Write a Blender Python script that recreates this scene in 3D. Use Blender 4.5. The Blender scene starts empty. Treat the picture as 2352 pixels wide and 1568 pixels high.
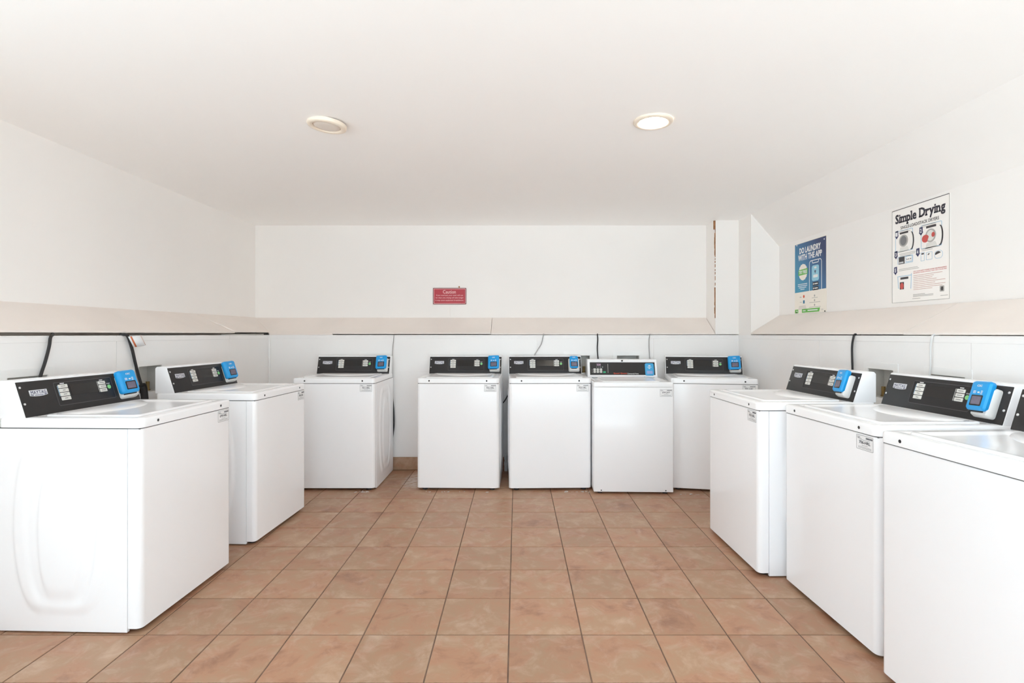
import bpy, bmesh, math, random
from mathutils import Matrix, Vector
PI = math.pi
random.seed(7)
scene = bpy.context.scene
COL = scene.collection

# ------------------------------------------------------------------ camera, sky, light, exposure
FPX = 1213.0
cam = bpy.data.cameras.new('camera')
cam.sensor_fit = 'HORIZONTAL'
cam.sensor_width = 36.0
cam.lens = FPX / 2352.0 * 36.0
cam.shift_x = -11.0 / 2352.0
cam.shift_y = -17.0 / 2352.0
cam.clip_start = 0.05
cam_o = bpy.data.objects.new('camera', cam)
cam_o.location = (0, 0, 1.27)
cam_o.rotation_euler = (PI / 2, 0, 0)
COL.objects.link(cam_o)
scene.camera = cam_o

world = bpy.data.worlds.new('world')
scene.world = world
world.use_nodes = True
bg = world.node_tree.nodes['Background']
bg.inputs['Color'].default_value = (0.72, 0.885, 1.0, 1)
bg.inputs['Strength'].default_value = 1.0
# daylight coming in through the open front of the laundry room, behind the photographer
def area(name, loc, rot, sx, sy, watts, color=(1, 1, 1)):
    l = bpy.data.lights.new(name, 'AREA')
    l.shape = 'RECTANGLE'; l.size = sx; l.size_y = sy
    l.energy = watts; l.color = color
    o = bpy.data.objects.new(name, l)
    o.location = loc; o.rotation_euler = rot
    COL.objects.link(o)
    return o
DAY = 7
area('daylight', (0.7, -1.5, 1.3), (PI / 2, 0, 0), 2.9, 2.3, DAY, (0.72, 0.885, 1.0))
area('side_fill', (-2.9, 0.05, 1.3), (PI / 2, 0, -PI / 2), 2.4, 2.2, 6.5, (0.72, 0.9, 1.0))  # added fill lamp at the left side, lifting the right-hand washer fronts
# sun falling along the open front: it lights the pavement outside, which throws light up to the ceiling
sun = bpy.data.lights.new('sun', 'SUN'); sun.energy = 14.0; sun.angle = 0.02; sun.color = (0.76, 0.91, 1.0)
sun_o = bpy.data.objects.new('sun', sun); sun_o.rotation_euler = (math.radians(-8), math.radians(40), 0); COL.objects.link(sun_o)
vs = scene.view_settings
vs.view_transform = 'Standard'; vs.look = 'None'; vs.gamma = 1.0
vs.use_curve_mapping = False
vs.exposure = 1.24
scene.cycles.max_bounces = 18
scene.cycles.diffuse_bounces = 14
scene.cycles.glossy_bounces = 5

# ------------------------------------------------------------------ materials
def lin(c):
    c = c / 255.0
    return c / 12.92 if c <= 0.04045 else ((c + 0.055) / 1.055) ** 2.4
def rgb(r, g, b): return (lin(r), lin(g), lin(b), 1.0)

def mat(name, c, rough=0.5, spec=0.5, var=0.03, scale=3.0, bump=0.0, bscale=60.0, metal=0.0, coat=0.0):
    m = bpy.data.materials.new(name); m.use_nodes = True
    nt = m.node_tree; N = nt.nodes; L = nt.links
    b = N['Principled BSDF']
    b.inputs['Roughness'].default_value = rough
    b.inputs['Specular IOR Level'].default_value = spec
    b.inputs['Metallic'].default_value = metal
    b.inputs['Coat Weight'].default_value = coat
    tc = N.new('ShaderNodeTexCoord')
    nz = N.new('ShaderNodeTexNoise'); nz.inputs['Scale'].default_value = scale; nz.inputs['Detail'].default_value = 4
    L.new(tc.outputs['Object'], nz.inputs['Vector'])
    rp = N.new('ShaderNodeValToRGB')
    col = rgb(*c)
    rp.color_ramp.elements[0].position = 0.3; rp.color_ramp.elements[1].position = 0.7
    rp.color_ramp.elements[0].color = tuple(x * (1 - var) for x in col[:3]) + (1,)
    rp.color_ramp.elements[1].color = tuple(min(1, x * (1 + var)) for x in col[:3]) + (1,)
    L.new(nz.outputs['Fac'], rp.inputs['Fac']); L.new(rp.outputs['Color'], b.inputs['Base Color'])
    if bump > 0:
        n2 = N.new('ShaderNodeTexNoise'); n2.inputs['Scale'].default_value = bscale; n2.inputs['Detail'].default_value = 3
        L.new(tc.outputs['Object'], n2.inputs['Vector'])
        bp = N.new('ShaderNodeBump'); bp.inputs['Strength'].default_value = bump; bp.inputs['Distance'].default_value = 0.01
        L.new(n2.outputs['Fac'], bp.inputs['Height']); L.new(bp.outputs['Normal'], b.inputs['Normal'])
    return m

def emit(name, c, strength):
    m = mat(name, c, 0.4)
    b = m.node_tree.nodes['Principled BSDF']
    b.inputs['Emission Color'].default_value = rgb(*c)
    b.inputs['Emission Strength'].default_value = strength
    return m

M = {}
M['ceiling'] = mat('ceiling_paint', (253, 251, 249), 0.75, 0.25, 0.012, 0.8, 0.08, 14)
M['wall'] = mat('wall_paint', (244, 240, 236), 0.6, 0.3, 0.015, 1.2, 0.06, 18)
M['panel'] = mat('panel_plastic', (243, 241, 239), 0.35, 0.4, 0.015, 1.5, 0.03, 40)
M['ledge'] = mat('ledge_board', (240, 231, 224), 0.55, 0.3, 0.03, 2.5, 0.08, 25)
M['enamel'] = mat('white_enamel', (250, 250, 251), 0.16, 0.5, 0.004, 1.0)
M['enamel_side'] = mat('white_enamel_panel', (250, 250, 251), 0.2, 0.5, 0.004, 1.0)
M['seam'] = mat('seam_shade_grey', (95, 95, 95), 0.7)  # grey that paints the shade inside the joint under the washer tops
M['black'] = mat('console_black', (44, 42, 42), 0.42, 0.4, 0.12, 9, 0.0)
M['black2'] = mat('membrane_black', (38, 36, 37), 0.4, 0.4, 0.12, 9)
M['display'] = mat('display_black', (26, 23, 23), 0.22, 0.5, 0.2, 20)
M['bezel'] = mat('bezel_grey', (74, 71, 72), 0.4)
M['button'] = mat('button_cream', (226, 224, 218), 0.4)
M['green'] = mat('start_green', (140, 214, 140), 0.35)
M['badge'] = mat('badge_white', (222, 222, 226), 0.3)
M['ink'] = mat('dark_ink', (48, 46, 56), 0.5)
M['grey_ink'] = mat('grey_ink', (120, 120, 122), 0.5)
M['navy'] = mat('navy_ink', (50, 52, 92), 0.5)
M['white_ink'] = mat('white_ink', (235, 235, 235), 0.5)
M['screw'] = mat('steel_screw', (225, 225, 225), 0.25, 0.5, 0.05, 60, 0, 60, 0.4)
M['hole'] = mat('black_plug', (40, 40, 42), 0.5)
M['blue'] = mat('reader_blue', (26, 158, 228), 0.3, 0.5, 0.03, 8)
M['reader_white'] = mat('reader_white', (232, 231, 228), 0.35)
M['screen'] = mat('lcd_grey', (112, 106, 124), 0.25, 0.5, 0.08, 60)
M['slot'] = mat('slot_black', (22, 24, 30), 0.4)
M['paper'] = mat('sticker_paper', (238, 238, 238), 0.45)
M['rubber'] = mat('black_rubber', (30, 29, 30), 0.55)
M['cord_black'] = mat('cord_black', (38, 36, 37), 0.5)
M['cord_grey'] = mat('cord_grey', (165, 162, 160), 0.5)
M['cord_white'] = mat('cord_white', (214, 213, 211), 0.5)
M['box'] = mat('outlet_box_plastic', (245, 244, 242), 0.4)
M['boxin'] = mat('outlet_box_inside', (205, 203, 198), 0.6, 0.3, 0.06, 12)
M['brass'] = mat('brass_valve', (150, 125, 80), 0.35, 0.5, 0.1, 30, 0, 60, 0.8)
M['trimring'] = mat('light_trim', (240, 226, 208), 0.4)
M['lens_off'] = mat('lens_frosted', (226, 214, 202), 0.3)
M['lens_on'] = emit('lens_lit', (255, 246, 228), 30.0)
M['red'] = mat('sign_red', (178, 42, 56), 0.35, 0.5, 0.05, 9)
M['red_edge'] = mat('sign_edge', (112, 34, 44), 0.4)
M['pink'] = mat('sign_letter', (246, 205, 203), 0.5)
M['pvc'] = mat('pvc_white', (222, 222, 220), 0.4)
M['rust'] = mat('bare_wood_brown', (158, 112, 78), 0.8, 0.2, 0.25, 40)
M['poster_cream'] = mat('poster_cream', (244, 237, 225), 0.4)
M['poster_white'] = mat('poster_white', (248, 244, 239), 0.35)
M['p_green'] = mat('print_green', (100, 184, 74), 0.45)
M['p_blue'] = mat('print_light_blue', (150, 205, 224), 0.45)
M['p_teal'] = mat('print_teal', (46, 120, 158), 0.45)
M['p_line_blue'] = mat('print_line_blue', (160, 192, 216), 0.45)
M['p_red'] = mat('print_red', (204, 84, 78), 0.45)
M['p_orange'] = mat('print_orange', (222, 92, 48), 0.45)
M['p_grey'] = mat('print_grey', (176, 172, 168), 0.45)
M['p_dark'] = mat('print_dark', (62, 58, 60), 0.45)
M['tag_orange'] = mat('tag_orange', (205, 110, 70), 0.5)
M['sq_red'] = mat('red_letters', (214, 82, 62), 0.45)
M['lint'] = mat('lint', (205, 200, 196), 0.9, 0.1, 0.1, 50)
M['pavement'] = mat('pavement', (215, 213, 210), 0.85, 0.2, 0.1, 4, 0.2, 40)

def tile_material():
    m = bpy.data.materials.new('terracotta_tile'); m.use_nodes = True
    nt = m.node_tree; N = nt.nodes; L = nt.links
    b = N['Principled BSDF']
    tc = N.new('ShaderNodeTexCoord'); oi = N.new('ShaderNodeObjectInfo')
    mul = N.new('ShaderNodeMath'); mul.operation = 'MULTIPLY'; mul.inputs[1].default_value = 37.0
    L.new(oi.outputs['Random'], mul.inputs[0])
    cb = N.new('ShaderNodeCombineXYZ')
    for k in range(3): L.new(mul.outputs[0], cb.inputs[k])
    ad = N.new('ShaderNodeVectorMath'); ad.operation = 'ADD'
    L.new(tc.outputs['Object'], ad.inputs[0]); L.new(cb.outputs[0], ad.inputs[1])
    n1 = N.new('ShaderNodeTexNoise'); n1.inputs['Scale'].default_value = 6.5; n1.inputs['Detail'].default_value = 8
    n1.inputs['Roughness'].default_value = 0.62; n1.inputs['Distortion'].default_value = 0.35
    L.new(ad.outputs[0], n1.inputs['Vector'])
    rp = N.new('ShaderNodeValToRGB'); cr = rp.color_ramp
    cr.elements[0].position = 0.26; cr.elements[0].color = rgb(146, 102, 77)
    cr.elements[1].position = 0.74; cr.elements[1].color = rgb(193, 160, 134)
    e = cr.elements.new(0.44); e.color = rgb(177, 132, 103); e = cr.elements.new(0.56); e.color = rgb(173, 138, 109)
    L.new(n1.outputs['Fac'], rp.inputs['Fac'])
    # per tile brightness
    mr = N.new('ShaderNodeMapRange'); mr.inputs['To Min'].default_value = 0.9; mr.inputs['To Max'].default_value = 1.06
    L.new(oi.outputs['Random'], mr.inputs['Value'])
    mx = N.new('ShaderNodeVectorMath'); mx.operation = 'SCALE'
    L.new(rp.outputs['Color'], mx.inputs[0]); L.new(mr.outputs[0], mx.inputs['Scale'])
    # fine pale scuffs
    n2 = N.new('ShaderNodeTexNoise'); n2.inputs['Scale'].default_value = 9; n2.inputs['Detail'].default_value = 9; n2.inputs['Roughness'].default_value = 0.7; n2.inputs['Distortion'].default_value = 0.9
    L.new(ad.outputs[0], n2.inputs['Vector'])
    r2 = N.new('ShaderNodeMapRange'); r2.inputs['From Min'].default_value = 0.5; r2.inputs['From Max'].default_value = 0.75
    r2.inputs['To Max'].default_value = 0.35; L.new(n2.outputs['Fac'], r2.inputs['Value'])
    mc = N.new('ShaderNodeMix'); mc.data_type = 'RGBA'
    L.new(r2.outputs[0], mc.inputs['Factor']); L.new(mx.outputs[0], mc.inputs['A']); mc.inputs['B'].default_value = rgb(214, 190, 172)
    # white detergent stain on the floor between two washers at the back
    ge = N.new('ShaderNodeNewGeometry')
    sb = N.new('ShaderNodeVectorMath'); sb.operation = 'SUBTRACT'; sb.inputs[1].default_value = (-0.885, 4.60, 0)
    L.new(ge.outputs['Position'], sb.inputs[0])
    sc = N.new('ShaderNodeVectorMath'); sc.operation = 'MULTIPLY'; sc.inputs[1].default_value = (8.5, 3.0, 0)
    L.new(sb.outputs[0], sc.inputs[0])
    ln = N.new('ShaderNodeVectorMath'); ln.operation = 'LENGTH'; L.new(sc.outputs[0], ln.inputs[0])
    r3 = N.new('ShaderNodeMapRange'); r3.inputs['From Min'].default_value = 1.0; r3.inputs['From Max'].default_value = 0.35
    L.new(ln.outputs['Value'], r3.inputs['Value'])
    n3 = N.new('ShaderNodeTexNoise'); n3.inputs['Scale'].default_value = 22; n3.inputs['Detail'].default_value = 5
    L.new(ge.outputs['Position'], n3.inputs['Vector'])
    r4 = N.new('ShaderNodeMapRange'); r4.inputs['From Min'].default_value = 0.36; r4.inputs['From Max'].default_value = 0.56; r4.inputs['To Max'].default_value = 0.75
    L.new(n3.outputs['Fac'], r4.inputs['Value'])
    mm = N.new('ShaderNodeMath'); mm.operation = 'MULTIPLY'; L.new(r3.outputs[0], mm.inputs[0]); L.new(r4.outputs[0], mm.inputs[1])
    md = N.new('ShaderNodeMix'); md.data_type = 'RGBA'
    L.new(mm.outputs[0], md.inputs['Factor']); L.new(mc.outputs['Result'], md.inputs['A']); md.inputs['B'].default_value = rgb(215, 208, 202)
    L.new(md.outputs['Result'], b.inputs['Base Color'])
    rr = N.new('ShaderNodeMapRange'); rr.inputs['To Min'].default_value = 0.32; rr.inputs['To Max'].default_value = 0.55
    L.new(n1.outputs['Fac'], rr.inputs['Value']); L.new(rr.outputs[0], b.inputs['Roughness'])
    bp = N.new('ShaderNodeBump'); bp.inputs['Strength'].default_value = 0.12; bp.inputs['Distance'].default_value = 0.01
    L.new(n1.outputs['Fac'], bp.inputs['Height']); L.new(bp.outputs['Normal'], b.inputs['Normal'])
    return m
M['tile'] = tile_material()
M['grout'] = mat('grout', (122, 99, 85), 0.85, 0.2, 0.25, 12)

def poster_blue_material():
    m = mat('print_blue_gradient', (40, 70, 120), 0.4)
    nt = m.node_tree; N = nt.nodes; L = nt.links; b = N['Principled BSDF']
    tc = N.new('ShaderNodeTexCoord'); sp = N.new('ShaderNodeSeparateXYZ'); L.new(tc.outputs['Object'], sp.inputs[0])
    a = N.new('ShaderNodeMath'); a.operation = 'MULTIPLY_ADD'; a.inputs[1].default_value = 1.2
    L.new(sp.outputs['X'], a.inputs[0]); L.new(sp.outputs['Y'], a.inputs[2])
    mr = N.new('ShaderNodeMapRange'); mr.inputs['From Min'].default_value = -0.25; mr.inputs['From Max'].default_value = 0.42
    L.new(a.outputs[0], mr.inputs['Value'])
    rp = N.new('ShaderNodeValToRGB')
    rp.color_ramp.elements[0].color = rgb(58, 150, 186); rp.color_ramp.elements[1].color = rgb(36, 52, 100)
    e = rp.color_ramp.elements.new(0.5); e.color = rgb(44, 108, 156)
    L.new(mr.outputs[0], rp.inputs['Fac']); L.new(rp.outputs['Color'], b.inputs['Base Color'])
    return m
M['poster_blue'] = poster_blue_material()

# ------------------------------------------------------------------ helpers
def finish(name, bm, material, parent=None, sharp=35, smooth=True):
    me = bpy.data.meshes.new(name)
    bmesh.ops.recalc_face_normals(bm, faces=bm.faces)
    bm.to_mesh(me); bm.free()
    mats = material if isinstance(material, (list, tuple)) else [material]
    for m in mats: me.materials.append(m)
    if smooth:
        for p in me.polygons: p.use_smooth = True
        me.set_sharp_from_angle(angle=math.radians(sharp))
    o = bpy.data.objects.new(name, me)
    COL.objects.link(o)
    if parent is not None: o.parent = parent
    return o

def thing(name, label, cat, Mx=None, group=None):
    o = bpy.data.objects.new(name, None); o.empty_display_size = 0.1
    COL.objects.link(o)
    if Mx is not None:
        o.location = Mx.to_translation(); o.rotation_euler = Mx.to_euler()
    o['label'] = label; o['category'] = cat
    if group: o['group'] = group
    return o

def tag(o, label, cat, group=None):
    o['label'] = label; o['category'] = cat
    if group: o['group'] = group
    return o

def structure(o):
    o['kind'] = 'structure'; return o

def frame_from(origin, u, v, w):
    m = Matrix.Identity(4)
    for i in range(3):
        m[i][0] = u[i]; m[i][1] = v[i]; m[i][2] = w[i]; m[i][3] = origin[i]
    return m
I4 = Matrix.Identity(4)
def F_back(o): return frame_from(o, (1, 0, 0), (0, 0, 1), (0, -1, 0))
def F_right(o): return frame_from(o, (0, -1, 0), (0, 0, 1), (-1, 0, 0))
def F_left(o): return frame_from(o, (0, 1, 0), (0, 0, 1), (1, 0, 0))

def box(bm, x0, x1, y0, y1, z0, z1, Mx=I4, bevel=0.0, seg=2, mi=0):
    vs_ = [bm.verts.new(Mx @ Vector(p)) for p in
           ((x0, y0, z0), (x1, y0, z0), (x1, y1, z0), (x0, y1, z0), (x0, y0, z1), (x1, y0, z1), (x1, y1, z1), (x0, y1, z1))]
    fs = []
    for q in ((0, 3, 2, 1), (4, 5, 6, 7), (0, 1, 5, 4), (1, 2, 6, 5), (2, 3, 7, 6), (3, 0, 4, 7)):
        f = bm.faces.new([vs_[i] for i in q]); f.material_index = mi; fs.append(f)
    if bevel > 0:
        es = list({e for f in fs for e in f.edges})
        r = bmesh.ops.bevel(bm, geom=es, offset=bevel, segments=seg, affect='EDGES', profile=0.5)
        for f in r['faces']: f.material_index = mi

def rrect(w, h, r, inset=0.0, n=4, cx=0.0, cy=0.0):
    hw, hh = w / 2 - inset, h / 2 - inset
    r = max(min(r - inset, hw, hh), 0.0004)
    pts = []
    for (sx, sy, a0) in ((1, 1, 0), (-1, 1, 90), (-1, -1, 180), (1, -1, 270)):
        for k in range(n + 1):
            a = math.radians(a0 + 90 * k / n)
            pts.append((cx + sx * (hw - r) + r * math.cos(a), cy + sy * (hh - r) + r * math.sin(a)))
    return pts

def loft(bm, rings, cap0=True, cap1=True, mi=0, close=False):
    """rings: lists of Vectors with equal counts"""
    R = [[bm.verts.new(p) for p in ring] for ring in rings]
    n = len(R[0])
    pairs = list(zip(R[:-1], R[1:]))
    if close: pairs.append((R[-1], R[0]))
    for a, b in pairs:
        for i in range(n):
            f = bm.faces.new((a[i], a[(i + 1) % n], b[(i + 1) % n], b[i])); f.material_index = mi
    if cap0 and not close: bm.faces.new(list(reversed(R[0]))).material_index = mi
    if cap1 and not close: bm.faces.new(R[-1]).material_index = mi

def plate(bm, w, h, r, Mx, w0, w1, cx=0, cy=0, cham=0.0, n=4, mi=0):
    def ring(inset, z): return [Mx @ Vector((x, y, z)) for x, y in rrect(w, h, r, inset, n, cx, cy)]
    rings = [ring(0, w0)]
    if cham > 0:
        rings += [ring(0, w1 - cham), ring(cham * 0.35, w1 - cham * 0.3), ring(cham, w1)]
    else:
        rings.append(ring(0, w1))
    loft(bm, rings, mi=mi)

def ringframe(bm, w, h, r, t, Mx, w0, w1, cx=0, cy=0, n=4, mi=0):
    def ring(inset, z): return [Mx @ Vector((x, y, z)) for x, y in rrect(w, h, max(r, inset + 0.0006), inset, n, cx, cy)]
    loft(bm, [ring(0, w0), ring(0, w1), ring(t, w1), ring(t, w0)], close=True, mi=mi)

def poly(bm, pts, Mx, w0, w1, mi=0):
    loft(bm, [[Mx @ Vector((x, y, w0)) for x, y in pts], [Mx @ Vector((x, y, w1)) for x, y in pts]], mi=mi)

def disc(bm, cx, cy, rx, ry, Mx, w0, w1, n=20, mi=0, a0=0, a1=360):
    if a1 - a0 == 360:
        pts = [(cx + rx * math.cos(2 * PI * k / n), cy + ry * math.sin(2 * PI * k / n)) for k in range(n)]
    else:
        pts = [(cx + rx * math.cos(math.radians(a0 + (a1 - a0) * k / n)), cy + ry * math.sin(math.radians(a0 + (a1 - a0) * k / n))) for k in range(n + 1)]
    poly(bm, pts, Mx, w0, w1, mi)

def rect(bm, cx, cy, w, h, Mx, w0, w1, mi=0, rot=0.0, skew=0.0):
    c, s = math.cos(rot), math.sin(rot)
    pts = []
    for (a, b) in ((-w / 2, -h / 2), (w / 2, -h / 2), (w / 2, h / 2), (-w / 2, h / 2)):
        a2 = a + skew * b
        pts.append((cx + c * a2 - s * b, cy + s * a2 + c * b))
    poly(bm, pts, Mx, w0, w1, mi)

def revolve(bm, prof, Mx, n=32, mi=0):
    """prof: (radius, w) pairs; axis = w of the frame"""
    R = []
    for (r, z) in prof:
        R.append([bm.verts.new(Mx @ Vector((r * math.cos(2 * PI * k / n), r * math.sin(2 * PI * k / n), z))) for k in range(n)])
    for a, b in zip(R[:-1], R[1:]):
        for i in range(n):
            bm.faces.new((a[i], a[(i + 1) % n], b[(i + 1) % n], b[i])).material_index = mi
    bm.faces.new(list(reversed(R[0]))).material_index = mi
    bm.faces.new(R[-1]).material_index = mi

def tube(bm, pts, r, n=8, mi=0, sub=5):
    P = [Vector(p) for p in pts]
    S = []
    for i in range(len(P) - 1):
        p0 = P[max(i - 1, 0)]; p1 = P[i]; p2 = P[i + 1]; p3 = P[min(i + 2, len(P) - 1)]
        for k in range(sub):
            t = k / sub
            S.append(0.5 * ((2 * p1) + (-p0 + p2) * t + (2 * p0 - 5 * p1 + 4 * p2 - p3) * t * t + (-p0 + 3 * p1 - 3 * p2 + p3) * t ** 3))
    S.append(P[-1])
    nrm = None; rings = []
    for i, p in enumerate(S):
        d = (S[min(i + 1, len(S) - 1)] - S[max(i - 1, 0)]).normalized()
        if nrm is None:
            nrm = d.orthogonal().normalized()
        nrm = (nrm - d * nrm.dot(d)).normalized()
        b = d.cross(nrm)
        rings.append([p + r * (math.cos(2 * PI * k / n) * nrm + math.sin(2 * PI * k / n) * b) for k in range(n)])
    loft(bm, rings, mi=mi)

_tc = {}
def glyphs(s, bold=0.0):
    key = (s, bold)
    if key not in _tc:
        cu = bpy.data.curves.new('t', 'FONT'); cu.body = s; cu.size = 1.0
        cu.resolution_u = 2; cu.offset = bold
        ob = bpy.data.objects.new('t', cu)
        me = bpy.data.meshes.new_from_object(ob)
        vs_ = [(v.co.x, v.co.y) for v in me.vertices]; fs = [tuple(p.vertices) for p in me.polygons]
        bpy.data.objects.remove(ob); bpy.data.curves.remove(cu); bpy.data.meshes.remove(me)
        _tc[key] = (vs_, fs)
    return _tc[key]

def put_flat(bm, vs_, fs, cx, cy, w, h, Mx, z, mi=0, bold=0.0):
    x0 = min(v[0] for v in vs_); x1 = max(v[0] for v in vs_); y0 = min(v[1] for v in vs_); y1 = max(v[1] for v in vs_)
    sx = w / max(x1 - x0, 1e-6); sy = h / max(y1 - y0, 1e-6)
    shifts = [(0, 0)] if bold <= 0 else [(-bold, -bold), (bold, -bold), (bold, bold), (-bold, bold)]
    for k, (dx, dy) in enumerate(shifts):      # bold letters are overprinted with small offsets
        bv = [bm.verts.new(Mx @ Vector((cx - w / 2 + (x - x0 + dx) * sx, cy - h / 2 + (y - y0 + dy) * sy, z + k * 0.00004))) for x, y in vs_]
        for f in fs:
            try: bm.faces.new([bv[i] for i in f]).material_index = mi
            except ValueError: pass

def text(bm, s, cx, cy, w, h, Mx, z, bold=0.0, mi=0):
    vs_, fs = glyphs(s)
    put_flat(bm, vs_, fs, cx, cy, w, h, Mx, z, mi, bold)

SER = {'i': [(.5, 'b', 2)], 'm': [(.07, 'b', 2), (.5, 'b', 2), (.93, 'b', 2), (.05, 't', 1)], 'p': [(.12, 'b', 2), (.1, 't', 1)],
       'l': [(.5, 'b', 2), (.5, 't', 1)], 'D': [(.1, 'b', 2), (.1, 't', 2)], 'r': [(.15, 'b', 2), (.1, 't', 1)],
       'y': [(.08, 't', 2), (.92, 't', 2)], 'n': [(.12, 'b', 2), (.88, 'b', 2), (.1, 't', 1)], 'u': [(.1, 't', 1), (.88, 't', 1), (.95, 'b', 1)],
       'M': [(.06, 'b', 2), (.94, 'b', 2), (.06, 't', 2), (.94, 't', 2)], 'A': [(.05, 'b', 2), (.95, 'b', 2)],
       'Y': [(.06, 't', 2), (.94, 't', 2), (.5, 'b', 2)], 'T': [(.5, 'b', 2)], 'S': [], 'C': [], 'G': [(.9, 'm', 2)], 'a': [(.97, 'b', 1)], 't': [], 'o': [], 'e': [], 'g': []}
def serif_text(bm, s, cx, cy, w, h, Mx, z, bold=0.02, mi=0, sw=0.13, sh=0.055, gap=0.09):
    V = []; Fc = []; x = 0.0
    for ch in s:
        if ch == ' ':
            x += 0.28; continue
        vs_, fs = glyphs(ch)
        gx0 = min(v[0] for v in vs_); gx1 = max(v[0] for v in vs_); gy0 = min(v[1] for v in vs_); gy1 = max(v[1] for v in vs_)
        base = len(V)
        V += [(v[0] - gx0 + x, v[1]) for v in vs_]; Fc += [tuple(i + base for i in f) for f in fs]
        for (fx, where, side) in SER.get(ch, []):
            yy = gy0 if where == 'b' else (gy1 - sh if where == 't' else (gy0 + gy1) / 2)
            if ch == 'i' and where == 't': yy = 0.48
            xa = x + fx * (gx1 - gx0) - sw * (1 if side == 2 else 1.0); xb = x + fx * (gx1 - gx0) + (sw if side == 2 else 0.02)
            b = len(V); V += [(xa, yy), (xb, yy), (xb, yy + sh), (xa, yy + sh)]; Fc.append((b, b + 1, b + 2, b + 3))
        x += (gx1 - gx0) + gap
    put_flat(bm, V, Fc, cx, cy, w, h, Mx, z, mi, bold)

def dup(root):
    r = root.copy(); COL.objects.link(r)
    for ch in list(root.children):
        c = ch.copy(); COL.objects.link(c); c.parent = r
        for g in list(ch.children):
            d = g.copy(); COL.objects.link(d); d.parent = c
    return r

# ------------------------------------------------------------------ the room
XL, XR, YB, R = -2.32, 2.077, 4.94, 0.245         # lower wall planes, recess of the upper walls
XL2, XR2, YB2 = -2.565, 2.327, 5.18
ZC, ZT = 2.335, 1.262                              # ceiling, top of the lower wall
YF = -1.2                                          # open front
YFL = 1.35                                          # the left wall starts here: the side in front is left open for fill light
YN = 4.683                                         # end of the right-hand recess
XP = 1.858                                         # pillar left edge

def cells(us, vs_, holes):
    u = sorted(set(us + [h[0] for h in holes] + [h[1] for h in holes]))
    v = sorted(set(vs_ + [h[2] for h in holes] + [h[3] for h in holes]))
    out = []
    for a, b in zip(u[:-1], u[1:]):
        for c, d in zip(v[:-1], v[1:]):
            mu, mv = (a + b) / 2, (c + d) / 2
            if not any(h[0] < mu < h[1] and h[2] < mv < h[3] for h in holes):
                out.append((a, b, c, d))
    return out

OPW, OPZ0, OPZ1 = 0.21, 0.905, 1.072
BX = [-1.327, -0.478, 0.075, 0.579, 1.039]
RYs = [3.008, 2.542]
LYs = [2.50, 3.335]
hb = [(x - OPW / 2, x + OPW / 2, OPZ0, OPZ1) for x in BX]
hr = [(y - OPW / 2, y + OPW / 2, OPZ0, OPZ1) for y in RYs]
hl = [(y - OPW / 2, y + OPW / 2, OPZ0, OPZ1) for y in LYs]

# floor
bm = bmesh.new(); box(bm, XL2 - .2, XR2 + .2, YF, YB2 + .15, -0.12, -0.0025)
floor = structure(finish('floor', bm, M['grout'], smooth=False))
PT = 0.3074; GX0 = -0.033; GY0 = 2.2326; GW = 0.0055
tile_cache = {}
def tile_mesh(w, d):
    key = (round(w, 4), round(d, 4))
    if key not in tile_cache:
        b = bmesh.new()
        def ring(i, z): return [Vector((x, y, z)) for x, y in ((-w / 2 + i, -d / 2 + i), (w / 2 - i, -d / 2 + i), (w / 2 - i, d / 2 - i), (-w / 2 + i, d / 2 - i))]
        loft(b, [ring(0, -0.006), ring(0, -0.0012), ring(0.0016, 0.0)])
        bmesh.ops.recalc_face_normals(b, faces=b.faces)
        me = bpy.data.meshes.new('tile'); b.to_mesh(me); b.free(); me.materials.append(M['tile'])
        tile_cache[key] = me
    return tile_cache[key]
ix0 = math.floor((XL - GX0) / PT); ix1 = math.ceil((XR - GX0) / PT)
iy0 = math.floor((-0.35 - GY0) / PT); iy1 = math.ceil((YB - GY0) / PT)
for j in range(iy0, iy1):
    for i in range(ix0, ix1):
        a0 = max(GX0 + i * PT + GW / 2, XL); a1 = min(GX0 + (i + 1) * PT - GW / 2, XR)
        b0 = GY0 + j * PT + GW / 2; b1 = min(GY0 + (j + 1) * PT - GW / 2, YB)
        if a1 - a0 < 0.012 or b1 - b0 < 0.012: continue
        o = bpy.data.objects.new('tile', tile_mesh(a1 - a0, b1 - b0))
        o.location = ((a0 + a1) / 2, (b0 + b1) / 2, random.uniform(-0.0005, 0.0004))
        COL.objects.link(o); o.parent = floor

# pavement outside the open front
bm = bmesh.new(); box(bm, -9, 9, -12, YF - 0.002, -0.2, -0.02); box(bm, -9, XL2 - .21, YF, 7, -0.2, -0.02)
structure(finish('floor_outside', bm, M['pavement'], smooth=False))

bm = bmesh.new(); box(bm, XL2 - .2, -0.95, YF - 0.15, YF, -0.1, ZC)  # unseen wall piece, added to block direct light on the nearest left washer
structure(finish('front_light_block', bm, M['wall'], smooth=False))

# ceiling
bm = bmesh.new(); box(bm, XL2 - .2, XR2 + .2, YF, YB2 + .15, ZC, ZC + 0.12)
ceiling = structure(finish('ceiling', bm, M['ceiling'], smooth=False))

# back wall: recessed upper part, thin lower part with a hollow behind it
bm = bmesh.new()
box(bm, XL2 - .2, XR2 + .2, YB2, YB2 + .15, -0.1, ZC)
for (a, b, c, d) in cells([XL, XR], [0, ZT], hb): box(bm, a, b, YB, YB + 0.02, c, d)
wall_back = structure(finish('wall_back', bm, M['wall'], smooth=False))
# left wall
bm = bmesh.new()
box(bm, XL2 - .2, XL2, YFL, YB2, -0.1, ZC)
for (a, b, c, d) in cells([YFL, YB], [0, ZT], hl): box(bm, XL - 0.02, XL, a, b, c, d)
wall_left = structure(finish('wall_left', bm, M['wall'], smooth=False))
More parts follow.
